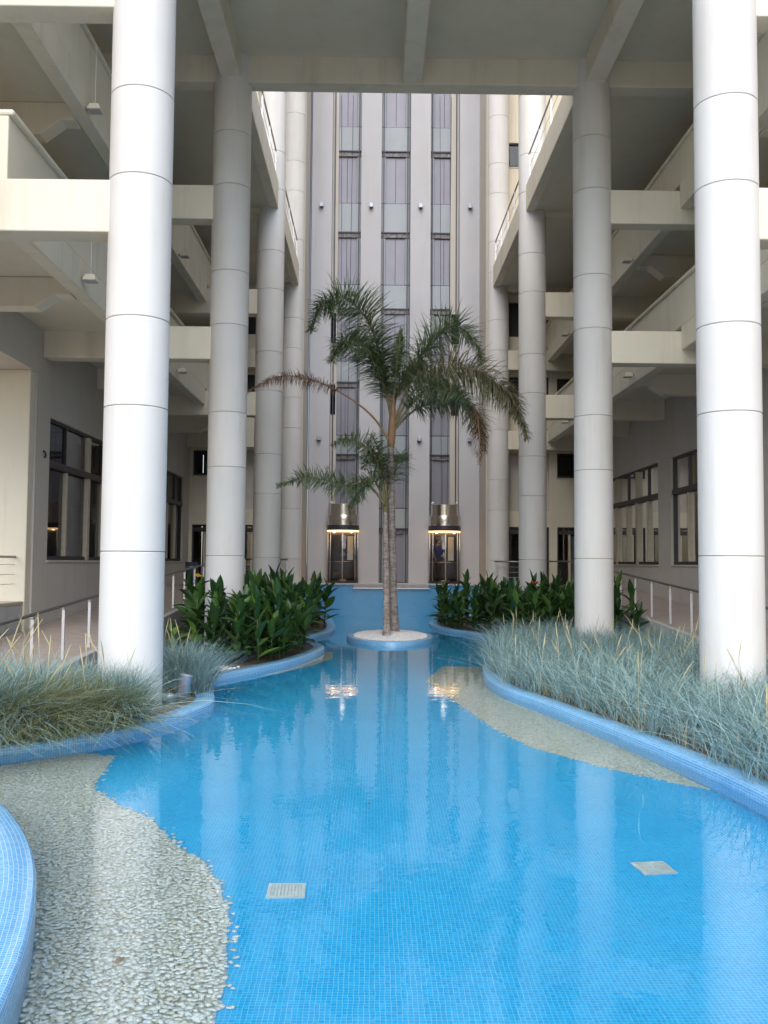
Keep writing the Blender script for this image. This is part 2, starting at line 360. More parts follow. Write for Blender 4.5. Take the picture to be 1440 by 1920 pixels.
# ------------------------------------------------------------------ the hotel: beams, galleries, roof, walls
hotel = thing('hotel_building', 'cream concrete hotel with stacked open galleries and a high porch roof round the pool', 'building', (.8, 24, .06))
def beam(name, x0, x1, y0, y1, h0, h1, mat=None, b=.018): return MB().box(x0, x1, y0, y1, H(h0), H(h1)).obj(name, mat or M_BLD, hotel, bevel=b)
LEV = [(4.41, 5.13, 4.71, 5.25, 6.22), (7.53, 8.29, 7.88, 8.45, 9.28)]
for sg, xc, xe, xw in SIDES:
    for d in ROWS:
        for (b0, b1, *_r) in LEV: beam('cross_beam', xc, xw, d - .21, d + .21, b0, b1)
        if d > 21: beam('cross_beam', xc, xw, d - .21, d + .21, 10.63, 11.25)
    beam('cross_beam', xc + sg * .1, xw + sg * 3, 20.3 - .21, 20.3 + .21, 10.63, 11.25)
    beam('cross_beam', xc + sg * .1, xw + sg * 3, 12.5 - .21, 12.5 + .21, 10.63, 11.25)
    for (b0, b1, e0, e1, pt) in LEV:
        beam('gallery_slab', xe, xw, 12.25, 36.3, e0 + .29, e1 - .012, M_SOFF)
        beam('parapet', xe - sg * .10, xe + sg * .08, 12.74, 36.25, e1 + .025, pt)
        beam('parapet_coping', xe - sg * .17, xe + sg * .13, 12.72, 36.26, pt, pt + .085, b=.03)
        for i in range(3):
            y0, y1 = ROWS[i] + .212, ROWS[i + 1] - .212
            beam('edge_beam', xe - sg * .13, xe + sg * .13, y0, y1, e0, e1)
            # haunched rib at mid bay
            ym = (y0 + y1) / 2; lo = b0 + .05
            pr = [(xe + sg * .135, H(e0 + .285)), (xe + sg * .135, H(e0 - .03)), (xe + sg * .40, H(e0 - .03)), (xe + sg * .75, H(lo)), (xw, H(lo)), (xw, H(e0 + .285))]
            MB().prism(pr, lambda a, u, v: (u, a, v), ym - .19, ym + .19).obj('rib_beam', M_BLD, hotel, bevel=.015)
    # top gallery beyond the porch roof, open to the sky
    xi = xc - sg * .15
    beam('gallery_slab', xi, xw, 20.515, 36.3, 10.80, 11.53, M_SOFF)
    beam('gallery_fascia', xi - sg * .1, xi + sg * .18, 20.52, 36.28, 10.74, 11.57)
# porch roof
beam('cross_beam', XL + .1, XR - .1, 20.09, 20.51, 10.63, 11.25); beam('cross_beam', XL + .1, XR - .1, 12.29, 12.71, 10.63, 11.25)
for x in (XL, .79, XR): beam('roof_beam', x - .215, x + .215, 12.712, 20.088, 10.65, 11.25)
beam('roof_slab', -13, 14.6, 11.7, 20.53, 11.24, 11.7, M_SOFF)

def wall_x(X, out, y0, y1, h0, h1, holes, th=.3, mat=None):
    """wall in a plane of constant X, cut round its openings (y0, y1, h0, h1)"""
    holes = sorted(holes); m = MB(); c = y0
    for (a, b, g0, g1) in holes:
        if a > c + .001: m.box(X, X + out * th, c, a, H(h0), H(h1))
        if g0 > h0: m.box(X, X + out * th, a, b, H(h0), H(g0))
        if g1 < h1: m.box(X, X + out * th, a, b, H(g1), H(h1))
        c = b
    if c < y1: m.box(X, X + out * th, c, y1, H(h0), H(h1))
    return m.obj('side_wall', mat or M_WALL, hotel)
def wall_y(Y, x0, x1, h0, h1, holes, th=.3, mat=None, name='back_wall'):
    holes = sorted(holes); m = MB(); c = x0; cols = {}
    for q in holes: cols.setdefault((q[0], q[1]), []).append(q[2:])
    for (a, b), gs in sorted(cols.items()):
        if a > c + .001: m.box(c, a, Y, Y + th, H(h0), H(h1))
        z = h0
        for g0, g1 in sorted(gs):
            if g0 > z: m.box(a, b, Y, Y + th, H(z), H(g0))
            z = g1
        if z < h1: m.box(a, b, Y, Y + th, H(z), H(h1))
        c = b
    if c < x1: m.box(c, x1, Y, Y + th, H(h0), H(h1))
    return m.obj(name, mat or M_WALL, hotel)
def window(P, a0, a1, h0, h1, transom, posts, light_panels=(), doors=False):
    """window in a wall: P(a, n, h) -> world, n into the wall. posts: (a, wide)"""
    def bx(m, u0, u1, n0, n1, z0, z1):
        p, q = P(u0, n0, z0), P(u1, n1, z1); return m.box(p[0], q[0], p[1], q[1], p[2], q[2])
    m = MB(); t = .06
    bx(m, a0, a0 + t, .08, .2, h0, h1); bx(m, a1 - t, a1, .08, .2, h0, h1)
    bx(m, a0 + t, a1 - t, .08, .2, h1 - t, h1); bx(m, a0 + t, a1 - t, .08, .2, h0, h0 + .09)
    f = m.obj('window', M_FRAME, hotel)
    if transom:
        bx(MB(), a0 + t, a1 - t, .02, .21, transom - .09, transom + .07).obj('transom', M_FRAME, f, bevel=.006)
    cuts = [a0 + t] + [p for p, _w in posts] + [a1 - t]
    for p, wide in posts:
        ht = (transom - .092) if transom else h1 - t
        if wide == 2: bx(MB(), p - .10, p + .10, .04, .21, h0 + .004, h1 - t - .002).obj('post', M_TAN, f, bevel=.005)
        else:
            bx(MB(), p - .045, p + .045, .05, .20, h0 + .092, ht).obj('mullion', M_TAN if wide else M_FRAME, f, bevel=.005)
            if transom: bx(MB(), p - .025, p + .025, .09, .19, transom + .072, h1 - t - .002).obj('mullion', M_FRAME, f)
    for i in range(len(cuts) - 1):
        zs = [(h0 + .092, transom - .092), (transom + .072, h1 - t - .002)] if transom else [(h0 + .092, h1 - t - .002)]
        for z0, z1 in zs:
            a, b = cuts[i] + .03, cuts[i + 1] - .03
            vs = [P(a, .14, z0), P(b, .14, z0), P(b, .14, z1), P(a, .14, z1)]
            MB().add([(*v[:2], v[2]) for v in vs], [(0, 1, 2, 3)]).obj('pane', M_GLASS, f)
    bx(MB(), a0 - .03, a1 + .03, -.03, .075, h0 - .05, h0 - .002).obj('sill', M_WALL, f, bevel=.006)
    for a, b, z0, z1 in light_panels:  # pale panels added to imitate light showing in the panes
        k = max(2, int((b - a) / .12)); m = MB(); vs = []
        for i in range(k + 1):
            u = a + (b - a) * i / k; vs += [P(u, .42 + (.025 if i % 2 else 0), z0), P(u, .42 + (.025 if i % 2 else 0), z1)]
        m.add(vs, [(2 * i, 2 * i + 2, 2 * i + 3, 2 * i + 1) for i in range(k)]).obj('pale_light_panel', M_PALE, f)
    return f
WZ = (0.0, 3.18, 2.16)
for sg, xc, xe, xw in SIDES:
    Px = lambda a, n, h, xw=xw, sg=sg: (xw + sg * n, a, H(h))
    if sg < 0:
        bays = [(20.65, 27.4, [(22.05, 1), (23.72, 2), (25.0, 1), (26.3, 2)], [(25.2, 26.2, .05, 1.1)]),
                (28.7, 35.3, [(30.1, 1), (31.5, 2), (32.9, 1), (34.2, 1)], [(31.7, 34.1, .05, 1.2)])]
        y0 = 19.8
        wall_x(xw, sg, 8.0, y0, 4.02, 20, [(17, 18.6, 6.3, 7.5)], 2.6)
    else:
        bays = [(13.8, 19.9, [(15.3, 1), (16.8, 2), (18.4, 1)], []),
                (21.0, 27.45, [(22.4, 1), (23.7, 2), (25.2, 1), (26.1, 1)], [(26.2, 27.3, .05, .98), (23.9, 25.1, .05, .98)]),
                (28.65, 35.2, [(30.0, 1), (31.2, 2), (32.4, 1), (33.8, 2)], [(31.4, 32.3, .05, 1.15), (28.75, 29.3, .05, .7)])]
        y0 = 8.0
    holes = [(b[0], b[1], WZ[0], WZ[1]) for b in bays]
    gh = []
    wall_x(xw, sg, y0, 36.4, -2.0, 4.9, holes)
    # upper storeys, with dark doorways on to the galleries
    for lo, hi in ((4.9, 8.0), (8.0, 11.25)):
        hs = [(a, a + 1.5, lo + .36, lo + 2.45) for a in (14.2, 17.2, 21.5, 24.5, 29.3, 32.4) if a > y0]
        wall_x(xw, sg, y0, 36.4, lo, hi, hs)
        for (a, b, z0, z1) in hs:
            MB().box(xw + sg * .12, xw + sg * .2, a, b, H(z0), H(z1)).obj('gallery_door', M_FRAME, hotel)
    wall_x(xw, sg, 20.6, 36.4, 11.25, 33, [])  # carried up out of view to shade the atrium
    for b in bays:
        window(Px, b[0], b[1], WZ[0], WZ[1], WZ[2], b[2], b[3])
    # rooms behind the glass
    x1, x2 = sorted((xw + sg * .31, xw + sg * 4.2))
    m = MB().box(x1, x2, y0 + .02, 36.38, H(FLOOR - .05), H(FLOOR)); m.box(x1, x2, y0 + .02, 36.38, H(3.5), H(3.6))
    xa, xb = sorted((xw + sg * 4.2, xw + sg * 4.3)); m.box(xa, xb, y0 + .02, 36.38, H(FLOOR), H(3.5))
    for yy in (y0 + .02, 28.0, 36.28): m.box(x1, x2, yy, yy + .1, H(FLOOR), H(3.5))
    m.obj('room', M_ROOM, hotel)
# the bright end wall on the left, facing the viewer under the overhang, and its terrace
MB().box(-16, -7.262, 19.52, 19.8, H(-2), H(4.02)).obj('end_wall', M_BLD, hotel, bevel=.02)
MB().box(-16, -7.30, 12.0, 19.51, .05, H(-.93)).obj('side_terrace', M_KERB, hotel, bevel=.01)
MB().box(-16, -7.29, 12.0, 19.515, H(-.928), H(-.86)).obj('terrace_edging', M_TAN, hotel, bevel=.008)
MB().tube([(-7.24, 20.25, H(2.38)), (-7.18, 20.25, H(2.36)), (-7.16, 20.25, H(2.28)), (-7.18, 20.25, H(2.22))], .022, 8).obj('wall_hook', M_DARK, hotel, smooth=True)

# back wall on both sides of the lift tower
def Py(Y): return lambda a, n, h: (a, Y + n, H(h))
YB = 36.4
for sg, xc, xe, xw in SIDES:
    def X(u): return xw - sg * u           # u = distance in from the side wall
    def rg(a, b): return tuple(sorted((X(a), X(b))))
    win, door, rec, inner = rg(.12, 1.60), rg(.1, 1.9), rg(1.92, 3.55), rg(3.56, 4.35)
    holes = [(win[0], win[1], 3.38, 4.36), (win[0], win[1], FLOOR, 1.44), (win[0], win[1], 6.35, 7.35), (win[0], win[1], 9.4, 10.3),
             (rec[0], rec[1], FLOOR, 1.44), (rec[0], rec[1], 2.06, 4.38), (rec[0], rec[1], 5.9, 7.4), (rec[0], rec[1], 9.0, 10.4), (rec[0], rec[1], 15.9, 16.9)]
    x0, x1 = sorted((xw, X(4.4)))
    wall_y(YB, x0, x1, -2, 33, holes, mat=M_BLD)  # top runs on unseen, keeping sky light off the atrium
    P = Py(YB)
    window(P, win[0], win[1], 3.38, 4.36, None, [])
    window(P, rec[0], rec[1], 15.9, 16.9, None, [((rec[0] + rec[1]) / 2, 0)])
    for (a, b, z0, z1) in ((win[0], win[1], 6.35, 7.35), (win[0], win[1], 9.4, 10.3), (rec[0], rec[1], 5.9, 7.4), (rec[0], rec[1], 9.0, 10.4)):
        MB().box(a, b, YB + .16, YB + .22, H(z0), H(z1)).obj('opening_shade_panel', M_DARK, hotel)  # near-black panel painted as the shade inside the opening
    MB().box(rec[0], rec[1], YB + .21, YB + .27, H(2.06), H(4.38)).obj('recess_panel', M_WALL, hotel)
    # glazed lobby doors
    for a, b in (win, rec):
        m_ = (a + b) / 2
        window(P, a, b, FLOOR, 1.44, 1.25, [(a + (b - a) * .33, 1), (a + (b - a) * .66, 1)], [(a + (b - a) * .36, a + (b - a) * .52, FLOOR + .1, 1.1)] if a == win[0] else [])
    xa, xb = sorted((xw, X(4.4)))
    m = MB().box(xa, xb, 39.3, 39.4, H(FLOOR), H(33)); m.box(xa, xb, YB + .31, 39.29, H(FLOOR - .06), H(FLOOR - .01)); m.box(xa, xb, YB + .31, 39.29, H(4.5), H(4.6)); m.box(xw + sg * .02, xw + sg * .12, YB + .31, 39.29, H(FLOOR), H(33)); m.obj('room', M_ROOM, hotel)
    # recess between the last column and the tower: landing openings backed by black panels painted as shade
    c0, c1 = sorted((X(4.41), X(5.6)))
    wall_y(39.42, c0, c1, -2, 33, [(c0 + .05, c1 - .05, a, b) for a, b in ((6.3, 7.6), (9.4, 10.7))], mat=M_WALL)
    for a, b in ((6.3, 7.6), (9.4, 10.7)): MB().box(c0 + .05, c1 - .05, 39.60, 39.66, H(a), H(b)).obj('opening_shade_panel', M_DARK, hotel)
    MB().box(*sorted((X(4.402), X(4.14))), YB + .302, 39.41, H(-2), H(33)).obj('return_wall', M_WALL, hotel)

# ------------------------------------------------------------------ columns: stacked drums with open joints
JOINTS = [(.12 + 3.11 * k) for k in range(10)] + [(2.04 + 3.11 * k) for k in range(10)]; JOINTS.sort()
DRUM = {}
def drum_mesh(L):
    k = round(L, 3)
    if k not in DRUM:
        DRUM[k] = MB().lathe([(.36, .005), (.414, .005), (.42, .012), (.42, L - .012), (.414, L - .005), (.36, L - .005)], (0, 0, 0), 64).mesh('drum', M_COL, True)
        DRUM[k].set_sharp_from_angle(angle=R(35))
    return DRUM[k]
CLAB = {(0, 0): 'tall white round column nearest the viewer, rising from grass on the left bank beside the pool',
        (0, 1): 'second white round column on the left, standing behind dark canna leaves under the porch beam',
        (0, 2): 'third white round column on the left, rising past the open gallery rail to the sky',
        (0, 3): 'slim far round column just left of the lift tower, partly behind a nearer column',
        (1, 0): 'tall white round column nearest the viewer on the right, standing in blue grass',
        (1, 1): 'second white round column on the right, between canna leaves and blue grass',
        (1, 2): 'third white round column on the right, behind the right canna bed',
        (1, 3): 'slim far round column just right of the lift tower'}
for si, xc in enumerate((XL, XR)):
    for ri, d in enumerate(ROWS):
        top = 11.24 if ri < 2 else 33  # rear columns continue unseen, as tall as the shading walls
        t = thing('column', CLAB[si, ri], 'column', (xc, d, .04), 'round white columns along the pool')
        cuts = [-1.96] + [j for j in JOINTS if j < top - .3] + [top]
        for a, b in zip(cuts, cuts[1:]):
            o = lpart('drum', drum_mesh(b - a), t); o.location = (0, 0, H(a) - .04)
        lpart('core', MB().lathe([(.40, 0), (.40, H(top) - .06)], (0, 0, 0), 40).mesh('core', M_JOINT, True), t)

# ------------------------------------------------------------------ lift tower
tower = thing('lift_tower', 'pale lift tower with four full height pilasters and three glazed shafts', 'tower', (.86, 39.4, H(FLOOR)))
XP = [.86 + (i - 1.5) * 2.11 for i in range(4)]
for x in XP: MB().box(x - .435, x + .435, 38.9, 39.75, H(-1.6), H(33)).obj('pilaster', M_TOWER, tower, bevel=.02)  # upper length is unseen, made taller to darken the atrium below
FL = [FLOOR, 2.32, 5.44, 8.65, 12.0, 15.6, 19.0, 22.3, 25.5, 28.7]
for k in range(3):
    xs = XP[k] + 1.055; hw = 1.055 - .437
    for i, f in enumerate(FL):
        nxt = FL[i + 1] if i + 1 < len(FL) else 32.2
        dt = f + 2.05                                        # door top
        MB().box(xs - hw, xs + hw, 39.56, 39.74, H(dt + .02), H(dt + .21)).obj('lintel', M_LINT, tower, bevel=.006)
        MB().box(xs - hw, xs + hw, 39.50, 39.56, H(dt + .212), H(dt + .26)).obj('lintel_edge', M_TRIM, tower)
        if nxt - dt > .3: MB().box(xs - hw, xs + hw, 39.56, 39.70, H(dt + .264), H(nxt - .022)).obj('spandrel', M_SPAN, tower, bevel=.008)
        fr = MB().box(xs - hw, xs - .43, 39.60, 39.74, H(f + .02), H(dt + .016)).box(xs + .43, xs + hw, 39.60, 39.74, H(f + .02), H(dt + .016)).obj('door_frame', M_SPAN, tower, bevel=.006)
        for s in (-1, 1):
            a, b = sorted((xs + s * .006, xs + s * .424)); MB().box(a, b, 39.66, 39.70, H(f + .03), H(dt + .01)).obj('door_leaf', M_DOOR, fr, bevel=.006)
        MB().box(xs - .424, xs + .424, 39.635, 39.655, H(f - .018), H(f + .026)).obj('door_sill', M_TRIM, fr)
    MB().box(xs - hw, xs + hw, 39.76, 39.9, H(-1.4), H(32.5)).obj('shaft_back', M_TRIM, tower)
    for s in (-1, 1):
        MB().box(xs + s * (hw - .10) - .022, xs + s * (hw - .10) + .022, 39.36, 39.46, H(FLOOR), H(32)).obj('guide_rail', M_TRIM, tower)

# lift cars
def lift_car(x, label):
    y = 38.62; t = thing('lift_car', label, 'lift', (x, y, H(FLOOR)), 'glass lift cars at the foot of the tower')
    c = (x, y, 0)
    MB().lathe([(.02, H(FLOOR) + .02), (.66, H(FLOOR) + .02), (.66, H(FLOOR) + .10), (.02, H(FLOOR) + .10)], c, 40).obj('floor_disc', M_TRIM, t, smooth=True, angle=40)
    g = MB().lathe([(.635, H(FLOOR) + .10), (.635, H(1.27))], c, 48).obj('glass_wall', M_CLEAR, t, smooth=True)
    for a in (-90, -142, -38, -165, -15):
        r = .03 if a == -90 else .018
        px, py = x + .645 * math.cos(R(a)), y + .645 * math.sin(R(a)); MB().tube([(px, py, H(FLOOR) + .1), (px, py, H(1.27))], r, 10).obj('glazing_bar', M_STEELW, g, smooth=True)
    MB().tube([(x + .6 * math.cos(R(a)), y + .6 * math.sin(R(a)), H(.02)) for a in range(-180, 1, 12)], .022, 8).obj('grab_rail', M_RAIL, t, smooth=True)
    MB().lathe([(.60, 1.27), (.66, 1.27), (.66, 1.32), (.60, 1.32)], (x, y, E), 48).obj('light_ring', M_LAMP, t, smooth=True)
    dr = MB().lathe([(.3, 1.325), (.668, 1.325), (.668, 1.53), (.3, 1.53)], (x, y, E), 48).obj('lower_drum', M_TRIM, t, smooth=True, angle=40)
    MB().lathe([(.3, 1.532), (.655, 1.532), (.655, 1.93), (.648, 1.94), (.3, 1.94)], (x, y, E), 48).obj('middle_drum', M_BRONZE, t, smooth=True, angle=40)
    MB().lathe([(.2, 1.942), (.575, 1.942), (.575, 2.40), (.565, 2.41), (.02, 2.41)], (x, y, E), 48).obj('upper_drum', M_BRONZE, t, smooth=True, angle=40)
    for s in (-1, 1):
        MB().lathe([(.01, 0), (.055, .02), (.06, .08), (.03, .13), (.004, .14)], (x + s * .5, y - .1, H(2.41)), 14).obj('roof_bulb', M_PALE, t, smooth=True)  # small white bulbs on the car roof, unlit
        MB().lathe([(.004, -.05), (.04, -.03), (.05, 0), (.004, .01)], (x + s * .36, y - .44, H(1.26)), 12).obj('lamp', M_LAMPW, t, smooth=True)
    MB().box(x - .56, x + .56, y + .38, y + .44, H(FLOOR) + .11, H(1.25)).obj('back_panel', M_TRIM, t)
    MB().box(x + .18, x + .42, y + .36, y + .378, H(.1), H(1.1)).obj('mirror', M_PALE, t)
    for s in (-1, 1): MB().tube([(x + s * .12, y + .2, H(2.41)), (x + s * .25, y + .2, H(20))], .012, 6).obj('hoist_cable', M_TRIM, t)
    return t
lift_car(XP[0] + 1.055, 'empty glass lift car left of the palm trunk, with bronze drum roof')
lift_car(XP[2] + 1.055, 'glass lift car on the right of the palm trunk, with a person standing inside')
bk = MB().lathe([(.01, 0), (.11, 0), (.13, .3), (.12, .31), (.01, .31)], (XP[0] + .78, 38.45, H(FLOOR) + .102), 20).obj('waste_bucket', M_PALE, smooth=True, angle=40)
tag(bk, 'small pale bucket on the floor inside the left lift car', 'bucket')

# the person in the right-hand lift: one skinned body, clothes by material, hair as a child
def person(x, y, z0):
    J = {'pelvis': (0, 0, .95, .15), 'waist': (0, 0, 1.10, .135), 'chest': (0, .01, 1.32, .165), 'neck': (0, .02, 1.50, .058), 'jaw': (0, 0, 1.57, .075), 'head': (0, .01, 1.66, .098), 'crown': (0, .02, 1.73, .07), 'nose': (0, -.105, 1.625, .014)}
    for s, k in ((-1, 'l'), (1, 'r')):
        J.update({k + 'hip': (s * .09, 0, .88, .10), k + 'knee': (s * .10, -.02, .48, .062), k + 'ankle': (s * .10, .02, .09, .042), k + 'toe': (s * .12, -.14, .04, .036), k + 'sh': (s * .185, .01, 1.42, .066), k + 'elb': (s * .235, .03, 1.13, .045),
                  k + 'wr': (s * .205, -.11, .92, .03), k + 'hand': (s * .195, -.15, .86, .032), k + 'thumb': (s * .165, -.18, .87, .012)})
        for q in range(4): J[f'{k}f{q}'] = (s * (.205 + .012 * q - .02), -.16 + .018 * q, .775 + .008 * abs(q - 1), .009)
    ed = [('pelvis', 'waist'), ('waist', 'chest'), ('chest', 'neck'), ('neck', 'jaw'), ('jaw', 'head'), ('head', 'crown'), ('head', 'nose')]
    for k in 'lr':
        ed += [('pelvis', k + 'hip'), (k + 'hip', k + 'knee'), (k + 'knee', k + 'ankle'), (k + 'ankle', k + 'toe'), ('chest', k + 'sh'), (k + 'sh', k + 'elb'), (k + 'elb', k + 'wr'), (k + 'wr', k + 'hand'), (k + 'hand', k + 'thumb')] + [(k + 'hand', f'{k}f{q}') for q in range(4)]
    nm = list(J); me = bpy.data.meshes.new('body'); me.from_pydata([J[n][:3] for n in nm], [(nm.index(a), nm.index(b)) for a, b in ed], [])
    tmp = bpy.data.objects.new('body_skeleton', me); COL.objects.link(tmp)
    sk = tmp.modifiers.new('skin', 'SKIN'); sk.use_smooth_shade = True
    for i, n in enumerate(nm):
        d = me.skin_vertices[0].data[i]; d.radius = (J[n][3], J[n][3] * (.75 if n in ('pelvis', 'waist', 'chest') else 1)); d.use_root = n == 'pelvis'
    sub = tmp.modifiers.new('sub', 'SUBSURF'); sub.levels = sub.render_levels = 1
    dg = bpy.context.evaluated_depsgraph_get(); bm_ = bpy.data.meshes.new_from_object(tmp.evaluated_get(dg), depsgraph=dg)
    bpy.data.objects.remove(tmp)
    bm_.materials.clear()
    for m in (M_SKIN, M_SHIRT, M_TROUS): bm_.materials.append(m)
    for p in bm_.polygons:
        c = p.center; p.use_smooth = True
        p.material_index = 2 if c.z < .97 and abs(c.x) < .18 else (1 if .97 <= c.z < 1.475 and (abs(c.x) < .2 or c.z > 1.2) else 0)
    t = thing('person', 'person in a dark blue shirt standing inside the right lift car', 'person', (x, y, z0))
    b = lpart('body', bm_, t)
    hv = MB().lathe([(.06, -.06), (.104, -.03), (.112, .02), (.105, .07), (.07, .115), (.004, .13)], (0, .03, 1.66), 16).mesh('hair', M_HAIR, True); lpart('hair', hv, t)
    t.rotation_euler.z = R(25)
person(XP[2] + .80, 38.50, H(FLOOR) + .102)

# pilaster spotlights
for lvl, h, lab in ((0, 15.2, 'upper'), (1, 5.2, 'lower')):
    for i, x in enumerate(XP):
        pos = ['on the outer left pilaster', 'on the pilaster left of the middle shaft', 'on the pilaster right of the middle shaft', 'on the outer right pilaster'][i]
        t = thing('wall_spotlight', f'small grey box spotlight of the {lab} row {pos}', 'spotlight', (x, 38.9, H(h)), 'box spotlights on the lift tower pilasters')
        MB().box(x - .085, x + .085, 38.70, 38.87, H(h - .09), H(h + .08)).obj('housing', M_GREYMET, t, bevel=.012)
        MB().box(x - .04, x + .04, 38.868, 38.902, H(h - .05), H(h + .03)).obj('bracket', M_RAIL, t)
        MB().box(x - .06, x + .06, 38.72, 38.84, H(h - .108), H(h - .0905)).obj('lens', M_TRIM, t)

# gallery lamps on the edge beams
for si, (sg, xc, xe, xw) in enumerate(SIDES):
    for bay, d in ((0, 16.0), (1, 23.8), (2, 31.7)):
        for lv, h in ((0, 4.86), (1, 7.9)):
            x = xe - sg * .29
            t = thing('gallery_lamp', f"small tapered box lamp on the {('lower', 'middle')[lv]} gallery edge beam, {('left', 'right')[si]} wing, {('nearest', 'second', 'farthest')[bay]} bay", 'lamp', (x, d, H(h)), 'box lamps along the gallery edges')
            MB().add([(x - .12, d - .12, H(h)), (x + .12, d - .12, H(h)), (x + .12, d + .12, H(h)), (x - .12, d + .12, H(h)), (x - .08, d - .08, H(h + .11)), (x + .08, d - .08, H(h + .11)), (x + .08, d + .08, H(h + .11)), (x - .08, d + .08, H(h + .11))],
                     [(3, 2, 1, 0), (4, 5, 6, 7), (0, 1, 5, 4), (1, 2, 6, 5), (2, 3, 7, 6), (3, 0, 4, 7)]).obj('housing', M_BLD, t, bevel=.008)
            MB().box(x - .10, x + .10, d - .10, d + .10, H(h - .012), H(h - .001)).obj('diffuser', M_KERB, t)
            MB().box(*sorted((x + sg * .10, xe - sg * .131)), d - .025, d + .025, H(h + .03), H(h + .07)).obj('arm', M_RAIL, t)
            MB().tube([(x, d, H(h + .105)), (x, d, H(h + 1.2)), (xe - sg * .165, d, H(h + 1.33))], .005, 5).obj('cable', M_BLD, t)

# ------------------------------------------------------------------ terrace, ramps, weir wall
tr = MB().box(-7.2, 8.8, 35.42, 39.55, .05, H(FLOOR)); tr.box(-7.2, -5.0, 31.0, 35.418, .05, H(FLOOR)); tr.box(6.62, 8.8, 31.0, 35.418, .05, H(FLOOR))
tag(tr.obj('terrace', M_RAMP, bevel=.01), kind='structure')
def rail_h(d): return min(-.88 + (d - 12.4) * .0522, .09)
for sg, xi, xw, nm in ((-1, -4.86, -7.21, 'left'), (1, 6.48, 8.83, 'right')):
    a, b = sorted((xi, xw))
    zs = [(d, H(rail_h(d) - .95)) for d in (10.9, 14, 18, 22, 26, 30.99)]
    pr = [(10.9, .03)] + zs + [(30.99, .03)]
    tag(MB().prism(pr, lambda A, u, v: (A, u, v), a, b).obj('ramp', M_RAMP), kind='structure')
    k0, k1 = sorted((xi, xi - sg * .14))
    pk = [(10.7, .03)] + [(d, z + .10) for d, z in zs] + [(31.1, .03)]
    tag(MB().prism(pk, lambda A, u, v: (A, u, v), k0, k1).obj('kerb', M_KERB, bevel=.01), kind='structure')
weir = thing('weir_wall', 'blue mosaic weir wall closing the pool below the lifts', 'wall', (.7, 35.2, .0))
MB().box(-5.0, -.72, 35.02, 35.41, -.46, H(FLOOR)).obj('wall', M_WTILE, weir, boxuv=True)
MB().box(2.12, 6.62, 35.02, 35.41, -.46, H(FLOOR)).obj('wall', M_WTILE, weir, boxuv=True)
MB().box(-.719, 2.119, 34.93, 35.41, -.46, H(FLOOR - .14)).obj('spillway', M_WTILE, weir, boxuv=True)
MB().box(-5.0, -.74, 34.97, 35.44, H(FLOOR) + .001, H(FLOOR) + .05).obj('coping', M_KERB, weir, bevel=.008)
MB().box(2.14, 6.62, 34.97, 35.44, H(FLOOR) + .001, H(FLOOR) + .05).obj('coping', M_KERB, weir, bevel=.008)
MB().box(-.74, 2.14, 34.86, 34.99, H(FLOOR - .139), H(FLOOR - .10)).obj('spill_lip', M_STEELW, weir, bevel=.006)
MB().box(-.715, 2.115, 35.0, 35.40, H(FLOOR - .138), H(FLOOR - .118)).obj('channel_water', M_WATERFILM, weir)
MB().box(-.74, 2.14, 35.42, 35.52, H(FLOOR) + .001, H(FLOOR) + .05).obj('coping', M_KERB, weir, bevel=.008)
tag(MB().lathe([(.01, 0), (.06, 0), (.05, .06), (.02, .10), (.035, .15), (.03, .2), (.004, .22)], (-2.25, 35.2, H(FLOOR) + .05), 14).obj('finial', M_DARK, smooth=True), 'small dark finial standing on the weir wall at the left', 'ornament')

# railings: ramp handrails, terrace rails, gallery rails
def railing(label, group, pts, posts, base, bars=(), post_w=.05, name='railing', mat=M_RAIL):
    """pts: top rail polyline; posts: list of points on the rail; base: drop of each post; bars: drops of thin rails"""
    t = thing(name, label, 'railing', (pts[0][0], pts[0][1], pts[0][2] - base), group)
    MB().tube(pts, .026, 12).obj('handrail', mat, t, smooth=True)
    for p in posts:
        q = MB().box(p[0] - post_w / 2, p[0] + post_w / 2, p[1] - .012, p[1] + .012, p[2] - base, p[2] - .04).obj('post', M_STEELW, t, bevel=.004)
        MB().tube([(p[0], p[1], p[2] - .06), (p[0], p[1], p[2] - .02)], .03, 10).obj('bracket', M_STEEL, q, smooth=True)
    for dz in bars: MB().tube([(a, b, c - dz) for a, b, c in pts], .008, 6).obj('wire', M_STEELW, t)
    return t
for x, lab in ((-5.0, 'steel ramp handrail on flat posts behind the left grass bank'), (6.62, 'steel ramp handrail on flat posts behind the right grass and cannas')):
    ds = [9.65 + 1.375 * k for k in range(16)]
    railing(lab, 'ramp handrails', [(x, d, H(rail_h(d))) for d in (9.4, 12, 16, 20, 24, 28, 31, 35.2)], [(x, d, H(rail_h(d))) for d in ds if d < 31], .87, ())
railing('short steel terrace rail with wires left of the weir wall', 'terrace rails', [(-4.9, 35.3, H(.09)), (-3.22, 35.3, H(.09))], [(-3.25, 35.3, H(.09)), (-4.86, 35.3, H(.09))], .93, (.2, .4, .6), .08)
railing('short steel terrace rail with wires right of the weir wall', 'terrace rails', [(4.62, 35.3, H(.07)), (6.55, 35.3, H(.07))], [(4.66, 35.3, H(.07)), (6.5, 35.3, H(.07))], .92, (.2, .4, .6), .08)
railing('steel rail with three wires fixed to the bright end wall at far left', None, [(-7.48, 13, H(.06)), (-7.48, 19.5, H(.06))], [(-7.48, 13.1, H(.06)), (-7.48, 16.2, H(.06))], .9, (.16, .36, .56), .05)
